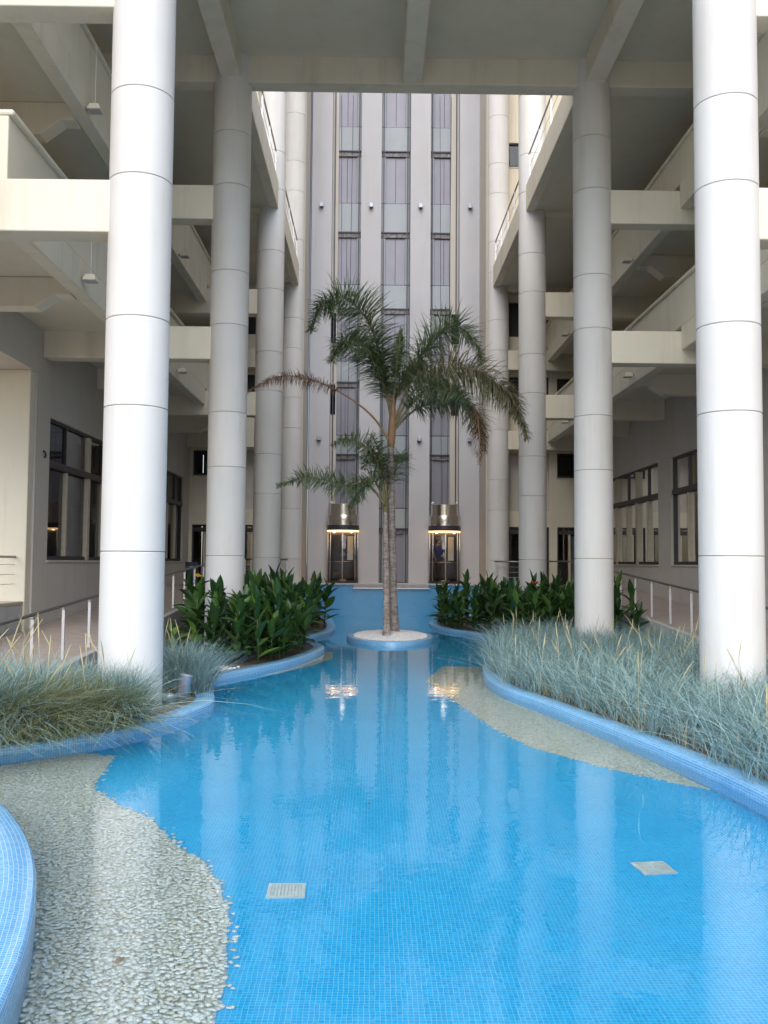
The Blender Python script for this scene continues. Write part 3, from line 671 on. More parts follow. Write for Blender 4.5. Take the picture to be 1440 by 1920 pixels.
for si, (sg, xc, xe, xw) in enumerate(SIDES):
    xi = xc - sg * .18
    for (a, b, wd) in ((20.6, 27.6, 'nearer'), (28.6, 35.4, 'farther')):
        railing(f"dark rail along the top open gallery, {('left', 'right')[si]} side, {wd} bay", 'rails of the top galleries', [(xi, a, H(12.46)), (xi, b, H(12.46))], [(xi, a + (b - a) * t_, H(12.46)) for t_ in (.02, .27, .5, .75, .98)], .88, (.42, .75), .05)

bn = thing('litter_bin', 'dark blue cylindrical litter bin at the top of the left ramp', 'bin', (-6.15, 31.6, H(FLOOR)))
MB().lathe([(.01, 0), (.2, 0), (.215, .78), (.22, .80), (.2, .82), (.18, .80), (.18, .5), (.01, .5)], (-6.15, 31.6, H(FLOOR) + .002), 28).obj('body', M_BIN, bn, smooth=True, angle=40)
MB().lathe([(.222, .62), (.226, .62), (.226, .68), (.222, .68)], (-6.15, 31.6, H(FLOOR)), 28).obj('band', M_GREYMET, bn)

# ground spotlight on the coping by the nearest left column
sp = thing('ground_spotlight', 'tilted grey cylinder spotlight on the coping beside the nearest left column', 'spotlight', (-2.60, 12.85, .10))
sb = Vector((-2.60, 12.85, .16)); dr_ = Vector((.22, -.05, 1)).normalized()
MB().tube([sb - dr_ * .03, sb, sb + dr_ * .27, sb + dr_ * .29], [.05, .072, .085, .088], 24).obj('housing', M_GREYMET, sp, smooth=True, angle=40)
MB().tube([sb + dr_ * .2905, sb + dr_ * .296], [.075, .07], 24).obj('lens', M_SPAN, sp, smooth=True)
MB().box(-2.64, -2.56, 12.81, 12.89, .06, .16).obj('stand', M_RAIL, sp, bevel=.005)
MB().tube([(-2.82, 12.78, .12), (-2.74, 12.75, .16), (-2.68, 12.80, .14)], [.065, .07, .04], 14).obj('junction_box', M_GREYMET, sp, smooth=True)

# drain covers on the pool floor
for (x, y, rz, lab) in ((-.55, 6.22, 2, 'square pale drain cover on the pool floor nearer the pebbles'), (2.0, 6.66, 8, 'square pale drain cover on the pool floor at the right')):
    t = thing('drain_cover', lab, 'drain cover', (x, y, -.449), 'drain covers in the pool floor'); a = .125
    m = MB()
    for s in (-1, 1): m.box(s * a - .012 * (s > 0) * 2, s * a + .012 * (s < 0) * 2, -a, a, 0, .02); m.box(-a + .024, a - .024, s * a - .024 * (s > 0), s * a + .024 * (s < 0), 0, .0195)
    lpart('rim', m.mesh('rim', M_GRATE), t)
    m = MB()
    for i in range(9): u = -a + .035 + i * (2 * a - .07) / 8; m.box(u - .006, u + .006, -a + .024, a - .024, .002, .016); m.box(-a + .024, a - .024, u - .006, u + .006, .003, .0155)
    lpart('grid', m.mesh('grid', M_GRATE), t); lpart('backing', MB().box(-a + .024, a - .024, -a + .024, a - .024, .0005, .002).mesh('backing', M_GREYMET), t)
    t.rotation_euler.z = R(rz)

# ------------------------------------------------------------------ pebbles, gravel
ICO = None
def ico():
    global ICO
    if ICO is None:
        bm = bmesh.new(); bmesh.ops.create_icosphere(bm, subdivisions=1, radius=1); bm.verts.index_update()
        ICO = (np.array([v.co[:] for v in bm.verts]), np.array([[v.index for v in f.verts] for f in bm.faces])); bm.free()
    return ICO
def tri_mesh(name, V, F, mat, smooth=True):
    me = bpy.data.meshes.new(name); n, k = len(F), F.shape[1]
    me.vertices.add(len(V)); me.vertices.foreach_set('co', np.asarray(V, dtype=np.float32).ravel())
    me.loops.add(n * k); me.loops.foreach_set('vertex_index', F.astype(np.int32).ravel())
    me.polygons.add(n); me.polygons.foreach_set('loop_start', np.arange(0, n * k, k, dtype=np.int32))
    me.materials.append(mat); me.update(calc_edges=True)
    me.polygons.foreach_set('use_smooth', np.full(n, smooth)); return me
def stones(name, pts, smin, smax, flat, mat):
    v, f = ico(); n = len(pts); k = len(v)
    s = RNG.uniform(smin, smax, (n, 1)); ax = np.stack([np.ones(n), RNG.uniform(.62, 1, n), RNG.uniform(flat * .7, flat * 1.2, n)], 1) * s
    P = v[None] * (1 + RNG.uniform(-.12, .12, (n, k, 1))) * ax[:, None, :]
    t = RNG.uniform(-.28, .28, n); c, q = np.cos(t), np.sin(t); P = np.stack([P[..., 0], P[..., 1] * c[:, None] - P[..., 2] * q[:, None], P[..., 1] * q[:, None] + P[..., 2] * c[:, None]], -1)
    a = RNG.uniform(0, 6.28, n); c, q = np.cos(a), np.sin(a); P = np.stack([P[..., 0] * c[:, None] - P[..., 1] * q[:, None], P[..., 0] * q[:, None] + P[..., 1] * c[:, None], P[..., 2]], -1)
    V = (P + pts[:, None, :]).reshape(-1, 3); F = (f[None] + (np.arange(n) * k)[:, None, None]).reshape(-1, 3)
    return tri_mesh(name, V, F, mat)
def in_pool_poly(poly, n, step):
    xs = [p[0] for p in poly]; ys = [p[1] for p in poly]; out = []
    y = min(ys)
    r = 0
    while y < max(ys):
        x = min(xs) + (step * .5 if r % 2 else 0)
        while x < max(xs):
            px, py = x + random.uniform(-.45, .45) * step, y + random.uniform(-.45, .45) * step
            if inside(px, py, poly) and inside(px, py, LOOP): out.append((px, py))
            x += step
        y += step * .8; r += 1
    return out
SHELF_L = [(-.69, 4.14), (-.64, 3.0), (-.62, 2.2), (-5.6, 2.2), (-5.6, 9.6), (-3.9, 9.5), (-3.11, 10.25), (-2.75, 10.1), (-2.66, 9.3), (-2.58, 8.75), (-2.2, 8.2), (-1.83, 7.82), (-1.56, 7.3), (-1.38, 7.0), (-1.18, 6.75), (-1.03, 6.35), (-.88, 5.9), (-.83, 5.5), (-.75, 5.0), (-.74, 4.5)]
SHELF_R = [(.96, 16.42), (1.12, 15.0), (1.33, 13.49), (1.55, 11.9), (1.84, 10.67), (2.48, 9.62), (3.36, 8.6), (3.6, 9), (3.0, 13), (2.5, 18.5), (1.4, 18.6)]
SHELF_M = [(-2.75, 16.0), (-2.45, 16.6), (-1.75, 17.2), (-1.2, 18.6), (-.85, 19.9), (-.9, 21.4), (-1.6, 21.4), (-3, 17.5)]
pb = MB()
for poly in (SHELF_L, SHELF_R, SHELF_M): pb.add([(x, y, -.445) for x, y in poly], [tuple(range(len(poly)))])
bed = pb.obj('pebble_bed', M_SAND); tag(bed, kind='structure')
pts = []
for poly, st in ((SHELF_L, .029), (SHELF_R, .040), (SHELF_M, .045)):
    pts += [(x, y, -.428 + random.uniform(-.012, .022)) for x, y in in_pool_poly(poly, 0, st)]
# stones scattered just past the edge
for poly in (SHELF_L[-14:], SHELF_R[:7]):
    for (x0, y0), (x1, y1) in zip(poly, poly[1:]):
        for _ in range(int(math.dist((x0, y0), (x1, y1)) * 16)):
            t = random.random(); g = abs(random.gauss(0, .035)); l = math.dist((x0, y0), (x1, y1))
            pts.append((x0 + (x1 - x0) * t + (1 if x0 < 0 else -1) * g, y0 + (y1 - y0) * t + g * .4 * random.random(), -.436))
pts.sort(key=lambda p: p[0] ** 2 + p[1] ** 2)
near = [p for p in pts if p[1] > 3.72 and p[0] > -1.55 - (p[1] - 3.7) * .05][:300]; ns = set(near)
rest = np.array([p for p in pts if p not in ns])
protos = [stones('pebble', np.zeros((1, 3)), .020, .027, .30, M_PEB) for _ in range(14)]
cols = [(.80, .82, .74), (.84, .88, .85), (.76, .73, .60), (.87, .89, .88), (.66, .67, .60), (.82, .85, .80)]
pm = [plain(f'pebble_stone_{i}', c, .45, 0, .1, 20) for i, c in enumerate(cols)]
for i, me in enumerate(protos): me.materials.clear(); me.materials.append(pm[i % len(pm)])
for p in near:
    o = bpy.data.objects.new('pebble', random.choice(protos)); COL.objects.link(o); o.parent = bed
    o.location = p; o.rotation_euler.z = random.uniform(0, 6.28); s = random.uniform(.85, 1.25); o.scale = (s, s, s)
tag(link('pebbles', stones('pebbles', rest, .016, .029, .30, M_PEB), bed), kind='stuff')

# palm island
ISL = [(.47 + 1.14 * math.cos(a), 24.4 + 2.05 * math.sin(a)) for a in [2 * math.pi * i / 72 for i in range(72)]]
isl = thing('palm_island', 'oval island with blue mosaic rim and white gravel round the palm trunks', 'planter', (.47, 24.4, -.44))
nr = loop_normals(ISL)
sweep_ring('rim', ISL, [(-a, -b) for a, b in nr], [(0, -.46), (0, .08), (.01, .104), (.03, .112), (.20, .112), (.215, .10), (.215, .0)], M_COPE, isl)
inner = [(x - a * .21, y - b * .21) for (x, y), (a, b) in zip(ISL, nr)]
MB().add([(x, y, .09) for x, y in inner] + [(.47, 24.4, .17)], [(i, (i + 1) % 72, 72) for i in range(72)]).obj('bedding', M_SAND, isl)
gp = []
while len(gp) < 5200:
    x, y = random.uniform(-.6, 1.6), random.uniform(22.4, 26.4); q = ((x - .47) / .95) ** 2 + ((y - 24.4) / 1.86) ** 2
    if q < 1: gp.append((x, y, .10 + .08 * (1 - math.sqrt(q)) + random.uniform(0, .012)))
tag(link('white_gravel', stones('white_gravel', np.array(gp), .018, .034, .7, M_GRAV), isl), kind='stuff')
gp = []
while len(gp) < 700:
    x, y = random.uniform(-3.3, -2.4), random.uniform(15.2, 17.0)
    if not inside(x, y, LOOP): gp.append((x, y, .075 + random.uniform(0, .03)))
gp = [p for p in gp if all(math.dist(p[:2], q) > .33 for q in LOOP)]
tag(link('white_gravel', stones('white_gravel', np.array(gp), .018, .034, .7, M_GRAV)), 'patch of white gravel behind the left coping', kind='stuff')

# ------------------------------------------------------------------ palms
def sweep_trunk(name, pts, r0, r1, parent, n=22):
    sp_ = spline(pts, 14, False); L = len(sp_); rad = []
    for i in range(L):
        t = i / (L - 1); r = r0 + (r1 - r0) * t + .05 * max(0, 1 - t * 9) ** 2
        rad.append(r * (1 + (.055 if i % 5 == 0 else 0) + random.uniform(-.015, .015)))
    return MB().tube(sp_, rad, n).obj(name, M_TRUNK, parent, smooth=True)
def frond(parent, pts, leaf=.5, dens=62, mats=(M_FROND, M_RACH), droop=.8, start=.22, label=None, planes=3, w0=.0125, sparse=1.0, folded=False):
    c = spline(pts, 16, False); L = len(c); ln = [0]
    for i in range(1, L): ln.append(ln[-1] + (c[i] - c[i - 1]).length)
    T = ln[-1]
    o = MB().tube(c[::3] + [c[-1]], [.035 * (1 - .85 * i / (len(c[::3]))) for i in range(len(c[::3]) + 1)], 7).obj('frond', mats[1], parent, smooth=True)
    if label: o['label'] = label
    V, F = [], []
    n = int(1.2 * dens * T / 2.6)
    for k in range(n):
        s = start + (1 - start) * (k + .5) / n; d = s * T; i = max(1, min(L - 2, next((j for j, q in enumerate(ln) if q >= d), L - 2)))
        p = c[i - 1].lerp(c[i], (d - ln[i - 1]) / max(1e-6, ln[i] - ln[i - 1])); tan = (c[i + 1] - c[i - 1]).normalized()
        side = tan.cross(Vector((0, 0, 1)));
        if side.length < .2: side = tan.cross(Vector((0, 1, 0)))
        side.normalize(); up = side.cross(tan).normalized()
        prof = math.sin(min(1, .12 + (s - start) / (1 - start)) * math.pi) ** .55 if s < .98 else .25
        for sgn in (-1, 1):
            for _pl in range(planes):
                if random.random() > sparse: continue
                l = leaf * max(.25, prof) * random.uniform(.75, 1.15); el = random.uniform(-.9, 1.1) if not folded else random.uniform(.9, 1.3)
                dirv = (side * sgn * math.cos(el) + up * math.sin(el) + tan * random.uniform(.12, .5) * (3 if folded else 1)).normalized()
                pp = [p]; dd = dirv.copy(); dr2 = droop * random.uniform(.6, 1.5)
                for q in range(4):
                    pp.append(pp[-1] + dd * l / 4); dd = (dd + Vector((0, 0, -1)) * dr2 * .30 + Vector((random.uniform(-.05, .05),) * 3)).normalized()
                nv = dirv.cross(Vector((random.uniform(-.6, .6), random.uniform(-.6, .6), 1))).normalized(); b = len(V)
                for q, pt in enumerate(pp[:-1]):
                    w_ = w0 * (.55, 1, .9, .6)[q]; V += [pt - nv * w_, pt + nv * w_]
                V.append(pp[-1])
                F += [(b, b + 1, b + 3, b + 2), (b + 2, b + 3, b + 5, b + 4), (b + 4, b + 5, b + 7, b + 6), (b + 6, b + 7, b + 8)]
    m = MB(); m.add(V, F); lf = m.obj('leaflets', mats[0], o); lf['kind'] = 'stuff'
    return o
def P3(lst, y0, y1):
    n = len(lst) - 1; return [(x, y0 + (y1 - y0) * (i / n), H(0) - E + z) for i, (x, z) in enumerate(lst)]
palm = thing('palm_tree', 'tall feathery palm with ringed trunk and long arching fronds on the gravel island', 'palm tree', (.80, 24.7, .12))
sweep_trunk('trunk', [(.60, 24.8, .05), (.565, 24.75, .7), (.53, 24.65, 1.5), (.50, 24.6, 2.6), (.47, 24.55, 3.7), (.455, 24.5, 4.6), (.45, 24.5, 5.15)], .115, .088, palm)
MB().tube([(.45, 24.5, 4.95), (.46, 24.5, 5.25), (.48, 24.5, 5.6), (.50, 24.5, 6.1), (.51, 24.5, 6.45)], [.085, .105, .10, .07, .03], 16).obj('crown_shaft', M_RACHD, palm, smooth=True)
F1 = [(.48, 5.7), (.22, 7.18), (-.18, 8.33), (-.83, 8.87), (-1.4, 8.6), (-1.6, 7.88)]
F2 = [(.48, 5.7), (.19, 6.82), (-.32, 7.61), (-.77, 7.6), (-1.1, 7.02)]
F3 = [(.51, 6.3), (.58, 7.18), (.65, 7.76), (.70, 8.2)]
F4 = [(.52, 5.7), (.97, 6.9), (1.39, 7.77), (2.1, 8.43), (2.67, 8.21), (2.99, 7.57)]
F5 = [(.52, 5.6), (1.04, 6.54), (1.82, 7.05), (2.67, 6.99), (3.46, 6.28), (3.93, 5.21)]
F6 = [(.52, 5.5), (1.04, 6.04), (1.82, 6.36), (2.53, 6.27), (2.89, 5.63), (2.95, 5.0)]
F7 = [(.46, 5.1), (.05, 5.75), (-.59, 6.28), (-1.45, 6.71), (-2.44, 6.84), (-3.31, 6.4)]
F8 = [(.52, 5.6), (1.25, 6.4), (1.89, 6.48), (2.39, 6.06)]
F9 = [(.48, 5.7), (.30, 6.7), (.02, 7.5), (-.30, 7.9), (-.55, 7.6)]
F10 = [(.50, 5.7), (.62, 6.6), (1.0, 7.3), (1.5, 7.35), (1.8, 6.9)]
frond(palm, P3(F1, 24.5, 23.4), 1.0, 72, droop=.5)
frond(palm, P3(F2, 24.5, 23.0), .92, 68, droop=.5)
frond(palm, P3(F9, 24.5, 25.6), .80, 62, droop=.5)
frond(palm, P3(F3, 24.5, 24.4), .55, 60, droop=.05, start=.3, label='upright unopened spear frond', w0=.02, folded=True)
frond(palm, P3(F4, 24.5, 25.3), 1.0, 66, droop=.5)
frond(palm, P3(F5, 24.5, 23.5), .95, 70, mats=(M_FRONDB, M_RACH), droop=.85)
frond(palm, P3(F6, 24.5, 24.9), .80, 60, mats=(M_FRONDB, M_RACH), droop=.85)
frond(palm, P3(F8, 24.5, 23.2), .80, 60, droop=.5)
frond(palm, P3(F10, 24.5, 26.0), .7, 56, mats=(M_FRONDB, M_RACH), droop=.5)
frond(palm, P3(F7, 24.5, 23.9), .42, 70, mats=(M_FRONDD, M_RACHD), droop=1.6, start=.45, label='dry brown frond with thin withered leaflets', w0=.007, sparse=.5)
# withered skirt hanging from the right fronds
frond(palm, [(2.60, 24.3, 6.2), (2.72, 24.3, 5.9), (2.78, 24.3, 5.3), (2.78, 24.3, 4.6)], .45, 90, mats=(M_FRONDD, M_RACHD), droop=2.2, start=.1, label='withered hanging frond tip', w0=.006, sparse=.6)
short = thing('palm_tree', 'shorter slim palm leaning against the tall palm trunk, with low green fronds', 'palm tree', (.50, 23.6, .12))
sweep_trunk('trunk', [(.36, 23.6, .05), (.355, 23.75, .7), (.35, 24.0, 1.5), (.335, 24.2, 2.3), (.32, 24.28, 2.9), (.31, 24.3, 3.35)], .098, .062, short)
MB().tube([(.31, 24.3, 3.2), (.31, 24.3, 3.5), (.32, 24.28, 3.9), (.30, 24.28, 4.2)], [.062, .07, .05, .02], 12).obj('crown_shaft', M_RACH, short, smooth=True)
G = [([(.31, 3.62), (.1, 4.61), (-.3, 5.06), (-.79, 5.17), (-1.05, 4.95)], 24.2, 23.6), ([(.31, 3.48), (-.15, 4.01), (-.85, 4.0), (-1.7, 4.17), (-2.43, 3.91)], 24.2, 23.4), ([(.31, 3.55), (-.01, 4.18), (-.29, 3.97), (-.63, 3.4)], 24.2, 23.9),
     ([(.34, 3.76), (.16, 4.47), (-.01, 4.89), (-.15, 4.89), (-.3, 4.5)], 24.2, 24.8), ([(.34, 3.8), (.22, 4.5), (.05, 5.1), (-.1, 5.3)], 24.2, 23.8), ([(.36, 3.7), (.55, 4.4), (.72, 4.9), (.85, 4.8)], 24.3, 25.4)]
for g, a, b in G: frond(short, P3(g, a, b), .60, 58, droop=.5, w0=.011)

# ------------------------------------------------------------------ canna beds
def leaf_mesh(L, W, curl, name='leaf', mat=None):
    V, F = [], []; n = 7
    for i in range(n + 1):
        t = i / n; w_ = W * (math.sin(math.pi * min(1, (t * .93 + .05) ** .82)) ** .85) * (1.1 - .2 * t); w_ = max(w_, .003)
        a = curl * t * t; x = L * (t - .12 * curl * t * t * t); z = -L * .42 * a
        V += [(x, -w_, z + w_ * .35), (x, -w_ * .5, z + w_ * .12), (x, 0, z), (x, w_ * .5, z + w_ * .12), (x, w_, z + w_ * .35)]
    for i in range(n):
        for k in range(4): F.append((i * 5 + k, i * 5 + k + 1, (i + 1) * 5 + k + 1, (i + 1) * 5 + k))
    return MB().add(V, F).mesh(name, mat or M_CANNA, True)
LEAF = [leaf_mesh(.60, .105, .3), leaf_mesh(.52, .11, .75), leaf_mesh(.46, .085, .1), leaf_mesh(.58, .098, 1.0)]
LEAFL = [leaf_mesh(.44, .08, .4, 'leaf', M_CANNAL), leaf_mesh(.40, .075, .8, 'leaf', M_CANNAL)]
def canna_proto(hgt, nl, leaves):
    t = bpy.data.objects.new('canna_plant', None); COL.objects.link(t); t.empty_display_size = .2
    lean = random.uniform(-.06, .06)
    lpart('stem', MB().tube([(0, 0, 0), (lean * .4, 0, hgt * .5), (lean, .01, hgt * .92)], [.017, .014, .008], 7).mesh('stem', M_STEM, True), t)
    for k in range(nl):
        f = (k + .6) / nl; z = hgt * (.06 + .80 * f); o = lpart('leaf', random.choice(leaves), t)
        o.location = (lean * z / hgt, 0, z); up = R(28 + 46 * f + random.uniform(-22, 18)); az = k * 2.4 + random.uniform(-.5, .5)
        o.rotation_euler = Euler((random.uniform(-.35, .35), -up, az), 'XYZ'); s = random.uniform(.8, 1.15) * (1.05 - .25 * f); o.scale = (s, s, s)
    return t
PROT = [canna_proto(1.40, 15, LEAF), canna_proto(1.15, 14, LEAF), canna_proto(1.55, 16, LEAF)]
PROTL = canna_proto(.85, 10, LEAFL)
used = set()
def flower(t, z, mat):
    m = MB()
    for k in range(6):
        a = k * 1.05 + random.uniform(-.2, .2); e = random.uniform(.2, .9); d = Vector((math.cos(a) * math.cos(e), math.sin(a) * math.cos(e), math.sin(e))); sd_ = d.cross(Vector((0, 0, 1))).normalized()
        b = Vector((0, 0, z)); L_ = random.uniform(.09, .13); m.add([b, b + d * L_ * .5 - sd_ * .032, b + d * L_ * .95 + sd_ * .01, b + d * L_ * .5 + sd_ * .032], [(0, 1, 2, 3)])
    me = m.mesh('flower', mat); o = bpy.data.objects.new('flower', me); COL.objects.link(o); o.parent = t
def plant(x, y, label, group, z=.06, proto=None, sc=1.0, fl=None):
    p = proto or random.choice(PROT)
    if p.name in used: t = copy_tree(p)
    else: t = p; used.add(p.name)
    t.location = (x, y, z); t.rotation_euler = (random.uniform(-.14, .14), random.uniform(-.14, .14), random.uniform(0, 6.28)); t.scale = (sc, sc, sc)
    tag(t, label, 'canna', group)
    if fl: flower(t, fl[1] / sc, fl[0])
    return t
def clear(x, y, r):
    return all((x - q[0]) ** 2 + (y - q[1]) ** 2 > r * r for q in LOOP[::2]) and not inside(x, y, LOOP) and all(math.hypot(x - cx, y - cy) > .55 for cx in (XL, XR) for cy in ROWS)
def scatter(n, reg, r, md):
    out = []; k = 0
    while len(out) < n and k < 9000:
        k += 1; x, y = random.uniform(reg[0], reg[1]), random.uniform(reg[2], reg[3])
        if clear(x, y, r) and all(math.dist((x, y), p) > md for p in out): out.append((x, y))
    return out
GL, GR = 'cannas crowding the left bed', 'cannas crowding the right bed'
LL = ['broad-leaved canna in the front row of the left bed, before the second left column', 'broad-leaved canna in the middle of the left bed, beside the second left column', 'broad-leaved canna at the far end of the left bed, near the weir wall']
LR = ['broad-leaved canna in the front row of the right bed, just behind the blue grass', 'broad-leaved canna in the middle of the right bed', 'broad-leaved canna at the far end of the right bed, near the weir wall', 'broad-leaved canna right of the second right column, by the ramp handrail']
spl = [p for p in scatter(78, (-3.9, -1.1, 17.5, 24.8), .36, .27) if p[0] > -3.35 or p[1] > 20.6] + scatter(22, (-4.4, -1.3, 24.8, 30.5), .36, .45) + scatter(8, (-4.2, -3.6, 20.8, 22.5), .36, .4)
for i, (x, y) in enumerate(spl): plant(x, y, LL[0] if y < 19.6 else LL[1] if y < 24.3 else LL[2], GL, sc=random.uniform(.75, 1.02) if y < 19.5 else random.uniform(.88, 1.2))
plant(-3.65, 19.3, 'canna with a yellow flower at the left end of the left bed', GL, proto=PROT[0], sc=1.15, fl=(M_YEL, 1.62))
plant(-1.75, 18.55, 'low canna with a small orange flower at the front edge of the left bed', GL, proto=PROT[1], sc=.62, fl=(M_ORG, .36))
for x, y in ((-3.75, 17.8), (-3.5, 18.2)): plant(x, y, 'yellowish young canna at the left end of the left bed behind the column grass', 'young yellowish cannas', proto=PROTL, sc=.9)
spr = scatter(78, (2.0, 5.9, 22.2, 29.5), .36, .30) + scatter(12, (2.2, 6.2, 29.5, 33.5), .42, .5) + [(5.75, 22.0), (5.95, 22.8), (6.15, 23.6), (5.6, 23.4), (6.2, 22.2), (5.5, 22.3), (6.1, 21.6)]
for x, y in spr: plant(x, y, LR[3] if x > 5.4 and y < 25 else LR[0] if y < 24.4 else LR[1] if y < 28 else LR[2], GR, sc=random.uniform(.82, 1.08))
plant(4.35, 24.0, 'light green canna with a red flower amid the dark right bed', GR, proto=PROTL, sc=1.45, fl=(M_RED, 1.42))
plant(3.85, 23.2, 'pale green canna at the front of the right bed', GR, proto=PROTL, sc=1.1, fl=(M_RED, .8))
for x, y in ((2.2, 28.4), (2.3, 27.7), (2.55, 26.9), (2.15, 29.2), (2.9, 26.0)): plant(x, y, 'low spreading canna overhanging the water at the end of the right bed', 'cannas overhanging the water at right', proto=PROT[1], sc=.78)

# ------------------------------------------------------------------ grasses
def blades(base, hmin, hmax, lean, width, droop=.5, seg=5, dirs=None):
    n = len(base); base = np.asarray(base, dtype=float); h = RNG.uniform(hmin, hmax, n)
    a = RNG.uniform(0, 2 * np.pi, n) if dirs is None else dirs + RNG.normal(0, .5, n)
    ln = np.abs(RNG.normal(lean, lean * .5, n)); hd = np.stack([np.cos(a), np.sin(a)], 1); sd_ = np.stack([-np.sin(a), np.cos(a)], 1)
    tw = RNG.uniform(-.7, .7, n); V = np.zeros((n, seg * 2 + 1, 3)); dr_ = RNG.uniform(.2, 1, n) * droop
    for k in range(seg + 1):
        t = k / seg; out = h * (ln * t + dr_ * .55 * t ** 2.4); up = h * (t - .38 * dr_ * t ** 2.6) * np.sqrt(np.maximum(.15, 1 - (ln * .7) ** 2))
        c = np.stack([base[:, 0] + hd[:, 0] * out, base[:, 1] + hd[:, 1] * out, base[:, 2] + up], 1)
        w_ = width * (1 - t ** 1.7) * (.6 + .4 * min(1, t * 4))
        ex = np.stack([sd_[:, 0] * np.cos(tw), sd_[:, 1] * np.cos(tw), np.sin(tw)], 1) * w_
        if k < seg: V[:, 2 * k] = c - ex; V[:, 2 * k + 1] = c + ex
        else: V[:, 2 * seg] = c
    m = seg * 2 + 1; f = [(2 * k, 2 * k + 1, 2 * k + 3) for k in range(seg - 1)] + [(2 * k, 2 * k + 3, 2 * k + 2) for k in range(seg - 1)] + [(2 * seg - 2, 2 * seg - 1, 2 * seg)]
    F = (np.array(f)[None] + (np.arange(n) * m)[:, None, None]).reshape(-1, 3)
    return V.reshape(-1, 3), F
def grass(name, base, mat, parent=None, **k):
    V, F = blades(base, **k); return link(name, tri_mesh(name, V, F, mat), parent)
def tuft_points(centres, per, spread, z=.06):
    out = []
    for (x, y, s) in centres:
        for _ in range(int(per * s)):
            r = spread * s * math.sqrt(random.random()); a = random.uniform(0, 6.28); px, py = x + r * math.cos(a), y + r * math.sin(a)
            if not inside(px, py, LOOP): out.append((px, py, z))
    return out
def seeds(base, hmin, hmax, n=None):
    m = MB()
    for (x, y, z) in base:
        h = random.uniform(hmin, hmax); a = random.uniform(0, 6.28); l = random.uniform(.1, .45)
        pts = [(x + math.cos(a) * l * h * t ** 1.6, y + math.sin(a) * l * h * t ** 1.6, z + h * (t - .18 * l * t ** 3)) for t in (0, .25, .5, .72, .8, .9, 1.0)]
        m.tube(pts, [.0025, .0025, .002, .003, .008, .007, .002], 5)
    return m
# right bank: one mass of blue grass
cr = []
k = 0
while len(cr) < 200 and k < 20000:
    k += 1; x, y = random.uniform(1.9, 6.3), random.uniform(6.8, 22.6)
    if not inside(x, y, LOOP) and min(math.dist((x, y), q) for q in LOOP[:150:2]) > .34 and all(math.hypot(x - XR, y - c) > .5 for c in ROWS) and all(math.dist((x, y), p[:2]) > .38 for p in cr): cr.append((x, y, random.uniform(.8, 1.2)))
bp = tuft_points(cr, 150, .27)
gr = grass('blue_grass', bp, M_GRASS, hmin=.40, hmax=.98, lean=.46, width=.0058, droop=1.15); tag(gr, 'blue-grey lyme grass filling the right bank between coping and ramp', kind='stuff')
dp = random.sample(bp, 4200); o = grass('dry_blades', dp, M_STRAW2, gr, hmin=.25, hmax=.62, lean=.55, width=.005, droop=1.2); o['kind'] = 'stuff'
o = seeds(random.sample(bp, 110), .72, 1.05).obj('seed_heads', M_STRAW, gr); o['kind'] = 'stuff'
# left bank clumps
def clump(label, centres, per, spread, hmin, hmax, lean, seedn, green=None, droop=.9, width=.0065):
    c0 = centres[0]; t = thing('grass_clump', label, 'grass clump', (c0[0], c0[1], .06), 'ornamental grass clumps on the left bank')
    p = tuft_points(centres, per, spread)
    o = grass('blades', p, green or M_GRASS, t, hmin=hmin, hmax=hmax, lean=lean, width=width, droop=droop); o['kind'] = 'stuff'
    o = grass('dry_blades', random.sample(p, int(len(p) * .10)), M_STRAW2, t, hmin=hmin * .6, hmax=hmax * .75, lean=lean * 1.5, width=.005, droop=1.3); o['kind'] = 'stuff'
    if seedn: o = seeds(random.sample(p, seedn), hmax * .9, hmax * 1.2).obj('seed_heads', M_STRAW, t); o['kind'] = 'stuff'
    return t
clump('large blue-green grass clump with straw seed heads at the left edge of the bank', [(-4.3, 10.0, 1.2), (-4.75, 10.5, 1.2), (-4.1, 10.8, 1.1), (-5.0, 9.9, 1), (-4.6, 10.1, 1.0)], 620, .40, .6, 1.22, .46, 34)
OVER = clump('dull green drooping grass clump in front of the nearest left column', [(-3.65, 10.25, 1.0), (-3.35, 10.75, .9), (-3.85, 10.5, .8), (-3.95, 10.1, .8)], 950, .38, .45, .98, .52, 10, M_GREEN, 1.2, .005)
clump('blue grass clump left of the nearest left column against the ramp rail', [(-3.7, 11.6, 1.2), (-3.2, 11.5, 1.0), (-2.98, 11.2, .7), (-4.3, 11.7, 1.1)], 620, .36, .5, .95, .36, 10)
clump('blue grass clump between the nearest left column and the white gravel', [(-2.75, 14.3, 1.2), (-3.05, 14.0, 1.0), (-2.95, 14.9, .9), (-2.65, 13.7, .8), (-3.4, 14.7, 1.0)], 520, .34, .42, .98, .46, 8)
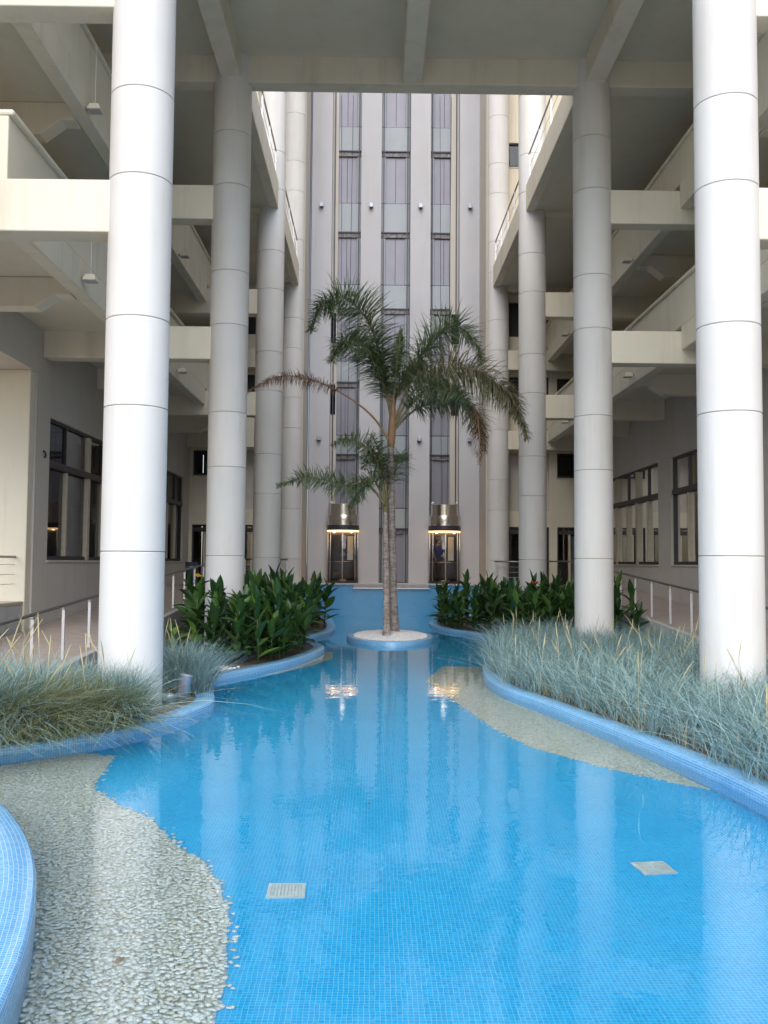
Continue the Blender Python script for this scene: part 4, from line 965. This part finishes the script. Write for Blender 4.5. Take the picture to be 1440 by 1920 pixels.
clump('small low grass tuft overhanging the water at the left frame edge', [(-4.3, 9.75, .7), (-4.7, 9.6, .8)], 500, .24, .35, .7, .5, 5)
# blades of the left clumps that hang over the coping
V, F = blades(tuft_points([(-4.5, 10.0, 1.0), (-4.1, 10.3, 1.1), (-3.75, 10.55, 1.1), (-3.4, 10.75, 1.0), (-3.05, 10.95, .8)], 620, .26), .5, 1.0, .8, .0055, 2.2, 5, -1.45)
o = link('blades', tri_mesh('blades', V, F, M_GREEN), OVER); o['kind'] = 'stuff'
V, F = blades(tuft_points([(-4.7, 9.9, 1.0), (-4.3, 10.2, 1.0), (-3.9, 10.45, .9), (-2.95, 11.2, .8)], 420, .28), .6, 1.1, .75, .006, 2.1, 5, -1.3)
o = link('blades', tri_mesh('blades', V, F, M_GRASS), OVER); o['kind'] = 'stuff'
# fallen leaves
def dry(x, y, z, label, s=.05):
    m = MB(); a = random.uniform(0, 6.28); n = 6; V = []
    for i in range(n + 1):
        t = i / n; w_ = s * .42 * math.sin(math.pi * min(.98, max(.04, t))); V += [(s * 2 * (t - .5), -w_, .012 * math.sin(3 * t) + w_ * .5), (s * 2 * (t - .5), 0, .012 * math.sin(3 * t)), (s * 2 * (t - .5), w_, .012 * math.sin(3 * t) + w_ * .5)]
    m.add(V, [(3 * i + k, 3 * i + k + 1, 3 * i + 4 + k, 3 * i + 3 + k) for i in range(n) for k in (0, 1)])
    o = m.obj('fallen_leaf', M_DRY); o.location = (x, y, z); o.rotation_euler.z = a; tag(o, label, 'leaf', 'fallen leaves about the pool')
dry(-2.80, 6.55, .165, 'curled brown leaf on the near left planter edge', .09); dry(-2.88, 6.3, .16, 'dry tan leaf in the near left planter beside the coping', .08); dry(-2.75, 6.8, .17, 'upper dry leaf by the coping at the left frame edge', .07)
dry(-1.35, 5.15, -.395, 'dark leaf lying on the drowned pebbles', .045); dry(-1.33, 3.9, -.39, 'reddish leaf on the pebbles at the bottom left corner', .05)
dry(-.02, 8.3, -.44, 'tiny dark leaf on the blue pool floor', .03)
